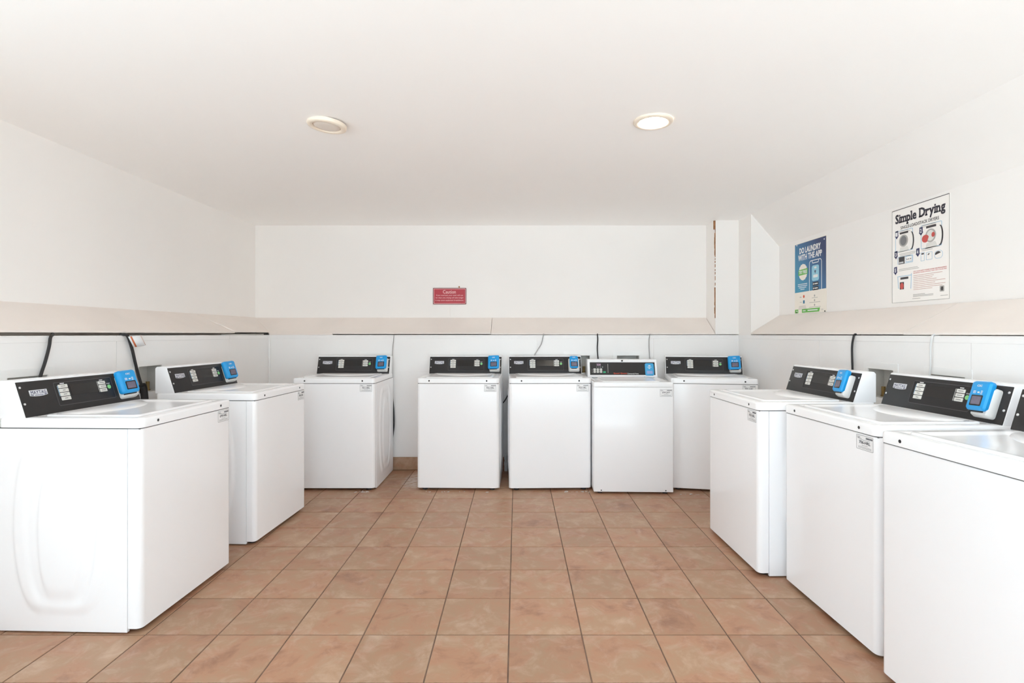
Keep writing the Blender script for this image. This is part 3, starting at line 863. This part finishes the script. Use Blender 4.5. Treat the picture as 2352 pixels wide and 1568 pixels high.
outlet(F_left((XL, LYs[0], zc)), 'white wall outlet box on the left wall at the left picture edge')
outlet(F_left((XL, LYs[1], zc)), 'dark gaping wall outlet box on the left wall between the two left washers')

# ------------------------------------------------------------------ cords, hoses, pipe
def cord(name, pts, r, m, label, cat='cord', sub=6):
    b = bmesh.new(); tube(b, pts, r, 8, 0, sub); return tag(finish(name, b, m), label, cat)
def pw(px, py, Y): return ((px - 1187) * Y / FPX, Y, 1.27 - (py - 767) * Y / FPX)
yb = YB - 0.0150
def backpt(px, py, d=0.0): return pw(px, py, yb - d)
cord('power_cord', [(-1.149, YB + 0.004, 1.2665), (-1.147, yb + .008, 1.262), backpt(904, 780), backpt(902, 800), backpt(901, 830), (-1.16, yb, 0.90), (-1.17, yb + .004, 0.7)], 0.0032, M['cord_grey'], 'thin grey cord dropping from the ledge behind the leftmost back washer')
cord('power_cord', [(0.255, YB + 0.004, 1.269), (0.25, yb + .008, 1.268), backpt(1247, 775), backpt(1243, 790), backpt(1234, 805), backpt(1227, 818, .01), (0.14, yb - .01, 0.98), (0.12, yb, 0.9)], 0.0050, M['cord_grey'], 'grey cord slanting down in front of an outlet box behind the back row')
cord('power_cord', [(0.755, YB + 0.004, 1.269), (0.753, yb + .008, 1.267), backpt(1373, 780), backpt(1372, 800), backpt(1374, 824), (0.78, yb, 0.95), (0.78, yb, 0.8)], 0.0056, M['cord_black'], 'thick black cord hanging straight down left of the red-lettered console')
cord('power_cord', [(1.243, YB + 0.004, 1.269), (1.242, yb + .008, 1.267), backpt(1491, 780), backpt(1491, 800), backpt(1493, 825), (1.26, yb, 0.95), (1.26, yb, 0.8)], 0.0040, M['cord_grey'], 'grey cord hanging down right of the red-lettered console')
def rp(px, py, off=0.018):
    X = XR - off; Y = X * FPX / (px - 1187); return (X, Y, 1.27 - (py - 767) * Y / FPX)
cord('power_cord', [(XR + 0.004, 3.20, 1.269), (XR - .006, 3.235, 1.268), rp(1960, 776), rp(1957, 800), rp(1958, 850), (XR - 0.02, 3.24, 0.95), (XR - 0.02, 3.24, 0.8)], 0.0062, M['cord_black'], 'black cord curving out of the right wall ledge behind the far right-wall console')
cord('power_cord', [(XR + 0.004, 2.60, 1.269), (XR - .006, 2.625, 1.266), rp(2140, 776), rp(2137, 800), rp(2137, 840), (XR - 0.02, 2.64, 0.98), (XR - 0.02, 2.64, 0.85)], 0.0050, M['cord_white'], 'pale cord dropping from the right wall ledge beside an outlet box')
def lp(px, py, off=0.02):
    X = XL + off; Y = X * FPX / (px - 1187); return (X, Y, 1.27 - (py - 767) * Y / FPX)
cord('power_cord', [(XL - 0.004, 2.64, 1.270), (XL + .006, 2.635, 1.268), lp(116, 775), lp(113, 795), lp(104, 830), lp(93, 864), (XL + 0.02, 2.53, 0.98), (XL + 0.02, 2.5, 0.9)], 0.0070, M['cord_black'], 'black cord hanging at the left picture edge above the nearest left washer')
t = thing('power_cord', 'black cord with a paper warning tag hanging between the two left-wall washers', 'cord', Matrix.Translation((XL + .02, 3.15, 1.26)))
off = Vector((XL + .02, 3.15, 1.26))
def rel(p): return tuple(Vector(p) - off)
b = bmesh.new(); tube(b, [rel((XL - 0.004, 3.09, 1.270)), rel((XL + .008, 3.10, 1.268)), rel(lp(293, 772)), rel(lp(303, 800)), rel(lp(310, 830)), rel(lp(318, 862)), rel(lp(326, 888)), rel(lp(330, 905))], 0.0085, 8, 0, 6)
finish('cable', b, M['cord_black'], t)
b = bmesh.new(); tube(b, [rel(lp(326, 884)), rel(lp(330, 895)), rel(lp(333, 925))], 0.021, 10, 0, 4); finish('plug_sleeve', b, M['rubber'], t)
# the curled warning tag
T0 = [rel(lp(294, 773, .034)), rel(lp(306, 797, .034))]
b = bmesh.new(); prev = None
tl, bl, tr_, br = Vector(rel(lp(294, 773, .034))), Vector(rel(lp(306, 797, .034))), Vector(rel(lp(323, 769, .05))), Vector(rel(lp(335, 792, .05)))
for k in range(13):
    f = k / 12; bul = 0.020 * math.sin(PI * f)
    q = [b.verts.new(tl.lerp(tr_, f) + Vector((bul, 0, 0))), b.verts.new(bl.lerp(br, f) + Vector((bul, 0, 0)))]
    if prev:
        fc = b.faces.new((prev[0], prev[1], q[1], q[0])); fc.material_index = 1 if k in (2, 11) else 0
    prev = q
tg = finish('warning_tag', b, [M['paper'], M['tag_orange']], t); sm = tg.modifiers.new('solid', 'SOLIDIFY'); sm.thickness = 0.0012; sm.offset = 0
cord('drain_hose', [(-2.19, 3.02, 0.96), (-2.22, 3.03, 0.88), (-2.235, 3.04, 0.7), (-2.235, 3.05, 0.4), (-2.24, 3.06, 0.012)], 0.021, M['rubber'], 'black drain hose dropping behind the gap between the two left-wall washers', 'hose')
cord('supply_hose', [(2.02, 2.735, 0.80), (2.035, 2.735, 0.91), (2.045, 2.735, 0.965), (2.06, 2.735, 0.90), (2.06, 2.735, 0.7)], 0.012, M['rubber'], 'black supply hose looping up between the two farther right-wall consoles', 'hose')
cord('power_cord', [(-0.18, yb - 0.005, 0.60), (-0.155, yb - .005, 0.615), (-0.128, yb - 0.005, 0.63), (-0.10, yb - 0.01, 0.67), (-0.06, yb - .005, 0.75)], 0.0050, M['cord_black'], 'black cord sagging in the narrow gap between two back-row washers')
cord('power_cord', [(-1.16, yb - 0.005, 0.68), (-1.148, yb - .005, 0.55), (-1.146, yb - 0.005, 0.42), (-1.16, yb - 0.008, 0.3)], 0.0080, M['cord_black'], 'black cord bulging out low behind the leftmost back washer')
b = bmesh.new(); Fp = Matrix.Translation((-0.100, YB - 0.034, 0.0))
revolve(b, [(0.016, 0.0), (0.016, 0.05), (0.0195, 0.052), (0.0195, 0.085), (0.014, 0.088), (0.014, 0.105), (0.017, 0.107), (0.017, 0.15)], Fp, 18)
tag(finish('drain_pipe', b, M['pvc']), 'white pipe stub on the floor in the narrow gap between two back-row washers', 'pipe')

# ------------------------------------------------------------------ recessed ceiling lights
def ceiling_light(x, y, lensmat, label, tilt=(0, 0), drop=0.0):
    Mx = Matrix.Translation((x, y, ZC - drop)) @ Matrix.Rotation(PI, 4, 'X') @ Matrix.Rotation(tilt[0], 4, 'X') @ Matrix.Rotation(tilt[1], 4, 'Y')
    root = thing('ceiling_light', label, 'ceiling light', Mx, 'round recessed ceiling lights')
    b = bmesh.new(); n = 40
    prof = [(0.096, -0.001 - drop), (0.0965, 0.006), (0.094, 0.010), (0.086, 0.013), (0.074, 0.0125), (0.069, 0.009), (0.068, 0.002)]
    Rr = [[b.verts.new((r * math.cos(2 * PI * k / n), r * math.sin(2 * PI * k / n), z)) for k in range(n)] for r, z in prof]
    for a, c in zip(Rr[:-1], Rr[1:]):
        for i in range(n): b.faces.new((a[i], a[(i + 1) % n], c[(i + 1) % n], c[i]))
    finish('trim_ring', b, M['trimring'], root, 60)
    b = bmesh.new(); revolve(b, [(0.0685, 0.001), (0.066, 0.006), (0.056, 0.0105), (0.04, 0.013), (0.02, 0.0145), (0.004, 0.015)], I4, 40)
    finish('lens', b, lensmat, root, 60)
    return root
ceiling_light(-0.962, 2.675, M['lens_off'], 'unlit round ceiling light with beige lens, left of the two', (0.0, math.radians(-5)), 0.007)
ceiling_light(0.680, 2.637, M['lens_on'], 'glowing round ceiling light, right of the two', (0.0, math.radians(-1)), 0.001)

# ------------------------------------------------------------------ caution sign
Fs = F_back((-0.658, YB2 - 0.0005, 1.6415))
root = thing('caution_sign', 'small red caution sign with pale lettering on the back wall', 'sign', Fs)
b = bmesh.new(); plate(b, 0.326, 0.160, 0.006, I4, 0.0, 0.0045, 0, 0, 0.001); finish('backing', b, M['red_edge'], root)
b = bmesh.new(); plate(b, 0.314, 0.148, 0.004, I4, 0.004, 0.0052); finish('face', b, M['red'], root)
b = bmesh.new(); ringframe(b, 0.312, 0.146, 0.003, 0.0035, I4, 0.005, 0.0057); finish('border', b, M['pink'], root)
b = bmesh.new()
serif_text(b, 'Caution', -0.002, 0.0425, 0.128, 0.034, I4, 0.0058, 0.004, 0, 0.07, 0.035, 0.08)
text(b, 'If you overload, your wash will not', 0.0, 0.007, 0.262, 0.015, I4, 0.0058, 0.004)
text(b, 'be clean and, drying will take longer', 0.0, -0.017, 0.272, 0.015, I4, 0.0058, 0.004)
text(b, 'It may cause equipment breakdowns.', 0.0, -0.042, 0.275, 0.015, I4, 0.0058, 0.004)
finish('lettering', b, M['pink'], root, smooth=False)
b = bmesh.new(); revolve(b, [(0.008, -0.001), (0.008, 0.004), (0.003, 0.006)], F_back((-0.565, YB2, 1.732)), 10)
tag(finish('nail', b, M['rust']), 'rusty nail head in the wall just above the red sign', 'nail')

# ------------------------------------------------------------------ posters
# blue app poster
PW, PH = 0.452, 0.577
Fp = F_right((XR2 - 0.0005, 4.190, 1.7265))
root = thing('app_poster', 'tall blue and cream poster headed DO LAUNDRY WITH THE APP on the right wall', 'poster', Fp)
z0, z1 = 0.002, 0.0026
b = bmesh.new(); plate(b, PW, PH, 0.003, I4, 0, z0); finish('paper', b, M['poster_cream'], root)
split = -0.115
b = bmesh.new(); poly(b, [(-PW / 2 + .004, split), (PW / 2 - .004, split + 0.004), (PW / 2 - .004, PH / 2 - .005), (-PW / 2 + .004, PH / 2 - .005)], I4, z0, z1); finish('blue_field', b, M['poster_blue'], root, smooth=False)
b = bmesh.new()
text(b, 'DO LAUNDRY', 0.0, 0.222, 0.30, 0.044, I4, 0.0032, 0.035); text(b, 'WITH THE APP', 0.0, 0.166, 0.335, 0.044, I4, 0.0032, 0.035)
finish('heading', b, M['white_ink'], root, smooth=False)
b = bmesh.new()
pu, pv = 0.080, 0.0
def phone_ring(i): return [(x, y) for x, y in rrect(0.172, 0.38, 0.03, i, 5, pu, -0.055)]
pts_o = [p for p in phone_ring(0) if p[1] > -0.05]; 
# open-bottomed phone outline
for (cx, cy, ww, hh2) in ((pu - 0.0835, -0.008, 0.006, 0.214), (pu + 0.0835, -0.008, 0.006, 0.214)): rect(b, cx, cy, ww, hh2, I4, z1, 0.0031)
for sg in (-1, 1):
    prevp = None
    for k in range(6):
        a = math.radians(90 * k / 5); p = (pu + sg * (0.0605 + 0.023 * math.cos(a)), 0.099 + 0.023 * math.sin(a))
        if prevp: rect(b, (p[0] + prevp[0]) / 2, (p[1] + prevp[1]) / 2, math.hypot(p[0] - prevp[0], p[1] - prevp[1]) + 0.003, 0.006, I4, z1, 0.0031, 0, math.atan2(p[1] - prevp[1], p[0] - prevp[0]))
        prevp = p
rect(b, pu, 0.122, 0.122, 0.006, I4, z1, 0.0031); rect(b, pu, 0.101, 0.076, 0.006, I4, z1, 0.0031)
rect(b, pu - 0.043, 0.111, 0.006, 0.024, I4, z1, 0.0031, 0, 0.45); rect(b, pu + 0.043, 0.111, 0.006, 0.024, I4, z1, 0.0031, 0, -0.45)
finish('phone_outline', b, M['white_ink'], root, smooth=False)
b = bmesh.new(); plate(b, 0.098, 0.122, 0.018, I4, z1, 0.0031, pu, 0.020); finish('app_icon', b, M['p_blue'], root, smooth=False)
b = bmesh.new(); plate(b, 0.062, 0.022, 0.006, I4, 0.0031, 0.0035, pu + .002, -0.004); disc(b, pu, 0.062, 0.018, 0.008, I4, 0.0031, 0.0035); finish('icon_light_mark', b, M['white_ink'], root, smooth=False)
b = bmesh.new(); poly(b, [(pu - 0.014, 0.040), (pu - 0.003, 0.014), (pu + 0.010, 0.040)], I4, 0.0031, 0.0035); finish('icon_dark_mark', b, M['navy'], root, smooth=False)
b = bmesh.new(); plate(b, 0.080, 0.029, 0.005, I4, z1, 0.0031, pu + .002, -0.064); plate(b, 0.080, 0.029, 0.005, I4, z1, 0.0031, pu + .002, -0.099); finish('store_button', b, M['slot'], root, smooth=False)
b = bmesh.new()
for v in (-0.064, -0.099):
    rect(b, pu + 0.010, v, 0.046, 0.008, I4, 0.0031, 0.0034); disc(b, pu - 0.026, v, 0.006, 0.007, I4, 0.0031, 0.0034, 10)
finish('store_lettering', b, M['white_ink'], root, smooth=False)
b = bmesh.new(); n = 28
poly(b, [(-0.098 + (0.062 + 0.004 * (k % 2)) * math.cos(2 * PI * k / n), 0.046 + (0.064 + 0.004 * (k % 2)) * math.sin(2 * PI * k / n)) for k in range(n)], I4, z1, 0.0031); finish('round_badge', b, M['poster_cream'], root, smooth=False)
b = bmesh.new(); poly(b, [(-0.168, 0.022), (-0.030, 0.026), (-0.026, 0.072), (-0.164, 0.068)], I4, 0.0031, 0.0036); finish('badge_ribbon', b, M['p_green'], root, smooth=False)
b = bmesh.new(); text(b, 'TRY FREE', -0.097, 0.047, 0.118, 0.026, I4, 0.0040, 0.03)
for k, ww in enumerate((0.14, 0.14, 0.11, 0.06)): rect(b, -0.105, -0.050 - 0.014 * k, ww, 0.005, I4, z1, 0.0031)
finish('white_lettering', b, M['white_ink'], root, smooth=False)
b = bmesh.new(); disc(b, -0.086, -0.152, 0.012, 0.012, I4, z0, z1); finish('red_mark', b, M['p_orange'], root, smooth=False)
b = bmesh.new(); plate(b, 0.024, 0.026, 0.003, I4, z0, z1, -0.086, -0.196); finish('blue_mark', b, M['p_teal'], root, smooth=False)
b = bmesh.new(); text(b, 'VISA', -0.134, -0.155, 0.030, 0.010, I4, z1, 0.02)
for (cx, cy, ww) in ((-0.13, -0.196, 0.03), (-0.108, -0.230, 0.10), (-0.108, -0.241, 0.11), (-0.108, -0.252, 0.12), (0.07, -0.172, 0.08), (0.07, -0.207, 0.15), (0.07, -0.244, 0.16)): rect(b, cx, cy, ww, 0.0035, I4, z0, z1)
for cy in (-0.156, -0.192, -0.228): disc(b, 0.068, cy, 0.008, 0.009, I4, z0, z1, 12)
text(b, 'CSC', 0.172, -0.268, 0.028, 0.009, I4, z1, 0.02)
finish('small_print', b, M['p_grey'], root, smooth=False)
b = bmesh.new(); poly(b, [(-0.115, -0.283), (0.13, -0.282), (0.142, -0.252), (-0.115, -0.254)], I4, z0, z1); rect(b, -0.196, -0.269, 0.050, 0.030, I4, z0, z1); finish('green_banner', b, M['p_green'], root, smooth=False)
b = bmesh.new(); rect(b, 0.040, -0.267, 0.140, 0.0085, I4, z1, 0.0031); rect(b, -0.080, -0.268, 0.040, 0.007, I4, z1, 0.0031); disc(b, -0.19, -0.269, 0.007, 0.008, I4, z1, 0.0031, 10); finish('banner_lettering', b, M['white_ink'], root, smooth=False)
for (u_, v_, m_) in ((-0.19, 0.276, 'white_ink'), (0.20, 0.262, 'white_ink'), (-0.195, -0.279, 'hole'), (0.207, -0.283, 'hole')):
    b = bmesh.new(); revolve(b, [(0.0055, z0), (0.005, 0.005), (0.002, 0.0065)], Matrix.Translation((u_, v_, 0)), 10); finish('thumbtack', b, M[m_], root)

# dryer instructions poster
PW, PH = 0.440, 0.570
Fp = F_right((XR2 - 0.0005, 3.0525, 1.7435))
root = thing('instruction_poster', 'white framed poster headed Simple Drying with dryer pictures on the right wall', 'poster', Fp)
b = bmesh.new(); plate(b, PW, PH, 0.003, I4, 0, z0); finish('paper', b, M['poster_white'], root)
b = bmesh.new(); ringframe(b, PW - 0.004, PH - 0.004, 0.003, 0.0022, I4, z0, 0.0036); finish('frame_edge', b, M['p_grey'], root)
b = bmesh.new(); rect(b, 0, PH / 2 - 0.003, PW - 0.008, 0.003, I4, z0, 0.0042); finish('frame_top', b, M['p_dark'], root, smooth=False)
b = bmesh.new(); serif_text(b, 'Simple Drying', 0.0, 0.218, 0.375, 0.068, I4, z1, 0.03, 0, 0.10, 0.06, 0.10); finish('title_lettering', b, M['ink'], root, smooth=False)
b = bmesh.new(); text(b, 'SINGLE-LOAD/STACK DRYERS', 0.0, 0.168, 0.29, 0.018, I4, z1, 0.012); finish('subtitle_lettering', b, M['p_dark'], root, smooth=False)
def arrow(u_, v_, num):
    b = bmesh.new(); poly(b, [(u_ - 0.012, v_ + 0.024), (u_ + 0.012, v_ + 0.026), (u_ + 0.012, v_ - 0.004), (u_ + 0.017, v_ - 0.004), (u_, v_ - 0.024), (u_ - 0.017, v_ - 0.005), (u_ - 0.012, v_ - 0.005)], I4, z0, z1)
    a = finish('step_arrow', b, M['navy'], root, smooth=False)
    b = bmesh.new(); text(b, num, u_, v_ + 0.004, 0.009, 0.022, I4, 0.0031, 0.04); finish('step_number', b, M['white_ink'], a, smooth=False)
arrow(-0.178, 0.130, '1'); arrow(0.016, 0.116, '2'); arrow(-0.184, 0.008, '3'); arrow(-0.008, -0.002, '4'); arrow(-0.188, -0.088, '5')
def dryer_pic(u_, v_, s, red):
    b = bmesh.new(); ringframe(b, 0.15 * s, 0.135 * s, 0.006, 0.003, I4, z0, z1, u_ - 0.008 * s, v_ + 0.006 * s); pic = finish('dryer_outline', b, M['p_line_blue'], root, smooth=False)
    b = bmesh.new(); rect(b, u_ - 0.008 * s, v_ + 0.056 * s, 0.07 * s, 0.012 * s, I4, z0, 0.0031); disc(b, u_ + 0.055 * s, v_ - 0.004 * s, 0.022 * s, 0.056 * s, I4, z1, 0.0031, 24); finish('dryer_dark', b, M['p_dark'], pic, smooth=False)
    b = bmesh.new(); disc(b, u_ + 0.049 * s, v_ - 0.002 * s, 0.018 * s, 0.053 * s, I4, 0.0031, 0.0035, 24); finish('dryer_door', b, M['poster_white'], pic, smooth=False)
    b = bmesh.new(); disc(b, u_ - 0.012 * s, v_ + 0.006 * s, 0.038 * s, 0.038 * s, I4, z0, 0.0031, 24); finish('dryer_drum', b, M['p_grey'], pic, smooth=False)
    b = bmesh.new(); disc(b, u_ - 0.012 * s, v_ + 0.006 * s, 0.027 * s, 0.030 * s, I4, 0.0031, 0.0034, 24); finish('drum_inside', b, M['button'] if red else M['grey_ink'], pic, smooth=False)
    b = bmesh.new(); poly(b, [(u_ - 0.05 * s, v_ - 0.066 * s), (u_ + 0.035 * s, v_ - 0.060 * s), (u_ + 0.02 * s, v_ - 0.030 * s), (u_ - 0.04 * s, v_ - 0.034 * s)], I4, z0, z1); finish('dryer_front', b, M['button'], pic, smooth=False)
    if red:
        b = bmesh.new(); disc(b, u_ - 0.048 * s, v_ - 0.006 * s, 0.026 * s, 0.022 * s, I4, 0.0035, 0.0038, 16, 0, 20, 300); disc(b, u_ + 0.008 * s, v_ + 0.008 * s, 0.012 * s, 0.014 * s, I4, 0.0035, 0.0038, 12); finish('red_laundry', b, M['p_red'], pic, smooth=False)
    return pic
dryer_pic(-0.110, 0.082, 0.95, False); dryer_pic(0.098, 0.075, 1.0, True)
b = bmesh.new(); ringframe(b, 0.125, 0.044, 0.005, 0.003, I4, z0, z1, -0.108, -0.028); ringframe(b, 0.052, 0.036, 0.004, 0.003, I4, z0, z1, -0.078, -0.026); a = finish('panel_outline', b, M['p_line_blue'], root, smooth=False)
b = bmesh.new(); rect(b, -0.136, -0.030, 0.046, 0.042, I4, z0, 0.0031)
for k in range(3): disc(b, -0.092 + 0.014 * k, -0.028, 0.0035, 0.0035, I4, z1, 0.0031, 8)
finish('panel_dark', b, M['p_dark'], a, smooth=False)
b = bmesh.new()
for k in range(3): disc(b, -0.15 + 0.012 * k, -0.042, 0.005, 0.006, I4, 0.0031, 0.0035, 8)
finish('finger_mark', b, M['white_ink'], a, smooth=False)
b = bmesh.new()
ringframe(b, 0.028, 0.05, 0.003, 0.002, I4, z0, z1, 0.028, -0.030); ringframe(b, 0.044, 0.044, 0.004, 0.002, I4, z0, z1, 0.076, -0.032); ringframe(b, 0.058, 0.044, 0.02, 0.002, I4, z0, z1, 0.142, -0.034); a = finish('card_outline', b, M['p_line_blue'], root, smooth=False)
b = bmesh.new(); rect(b, 0.028, -0.014, 0.018, 0.008, I4, z0, z1); rect(b, 0.072, -0.022, 0.012, 0.006, I4, z0, z1, 0, 0.5); disc(b, 0.138, -0.030, 0.020, 0.014, I4, z0, z1, 14, 0, 20, 200); finish('card_dark', b, M['p_dark'], a, smooth=False)
b = bmesh.new(); rect(b, -0.112, -0.125, 0.105, 0.004, I4, z0, z1); rect(b, -0.166, -0.16, 0.004, 0.075, I4, z0, z1, 0, 0.10); rect(b, -0.060, -0.16, 0.004, 0.09, I4, z0, z1, 0, -0.06); a = finish('washer_outline', b, M['p_line_blue'], root, smooth=False)
b = bmesh.new(); rect(b, -0.115, -0.138, 0.064, 0.013, I4, z0, z1); rect(b, -0.135, -0.182, 0.034, 0.044, I4, z0, z1); finish('washer_dark', b, M['p_dark'], a, smooth=False)
b = bmesh.new(); disc(b, -0.134, -0.184, 0.014, 0.020, I4, z1, 0.0031, 14); finish('red_laundry', b, M['p_red'], a, smooth=False)
b = bmesh.new()
for (cx, cy, ww) in ((-0.115, 0.148, 0.06), (-0.115, 0.140, 0.09), (0.075, 0.146, 0.10), (0.075, 0.138, 0.09), (-0.09, 0.010, 0.13), (-0.09, 0.002, 0.12), (-0.11, -0.006, 0.09), (0.085, 0.012, 0.13), (0.06, 0.004, 0.08), (-0.085, -0.082, 0.15), (-0.08, -0.090, 0.16), (0.03, -0.248, 0.15), (0.0, -0.242, 0.09), (0.03, -0.254, 0.15), (-0.02, -0.266, 0.06), (0.18, -0.262, 0.05)): rect(b, cx, cy, ww, 0.0028, I4, z0, z1)
finish('small_print', b, M['p_grey'], root, smooth=False)
b = bmesh.new()
text(b, 'FOR YOUR SAFETY PLEASE AVOID THE FOLLOWING', 0.078, -0.108, 0.24, 0.006, I4, z1, 0.01); text(b, 'MATERIALS WHEN DRYING, THEY MAY CAUSE FIRE', 0.078, -0.118, 0.24, 0.006, I4, z1, 0.01)
finish('red_lettering', b, M['p_red'], root, smooth=False)
b = bmesh.new()
for k, ww in enumerate((0.21, 0.15, 0.14, 0.17, 0.23, 0.16, 0.23, 0.21, 0.14)): rect(b, -0.042 + ww / 2, -0.132 - 0.0102 * k, ww, 0.0026, I4, z0, z1)
finish('red_small_print', b, mat('print_pink_grey', (205, 166, 156), 0.45), root, smooth=False)
b = bmesh.new(); plate(b, 0.030, 0.032, 0.004, I4, z0, z1, 0.166, -0.224); finish('corner_emblem', b, M['p_grey'], root, smooth=False)
b = bmesh.new(); disc(b, 0.167, -0.224, 0.009, 0.011, I4, z1, 0.0031, 14, 0, 40, 320); finish('emblem_mark', b, M['p_dark'], root, smooth=False)

# ------------------------------------------------------------------ lint on the floor under the back row
bm = bmesh.new()
for k in range(46):
    x, y = random.choice([(random.uniform(0.35, 0.60), random.uniform(4.235, 4.262)), (random.uniform(1.27, 1.5), random.uniform(4.17, 4.20)), (random.uniform(-0.75, -0.2), random.uniform(4.235, 4.265)), (random.uniform(-1.3, -1.16), random.uniform(4.235, 4.265))])
    r = random.uniform(0.003, 0.008)
    Mx = Matrix.Translation((x, y, r * 0.35)) @ Matrix.Rotation(random.uniform(0, 3), 4, 'Z') @ Matrix.Diagonal((r * random.uniform(1, 2.2), r, r * 0.45, 1))
    bmesh.ops.create_icosphere(bm, subdivisions=1, radius=1.0, matrix=Mx)
lo = finish('floor_lint', bm, M['lint']); lo['kind'] = 'stuff'
lo['label'] = 'pale bits of lint on the tiles under the back row of washers'; lo['category'] = 'lint'
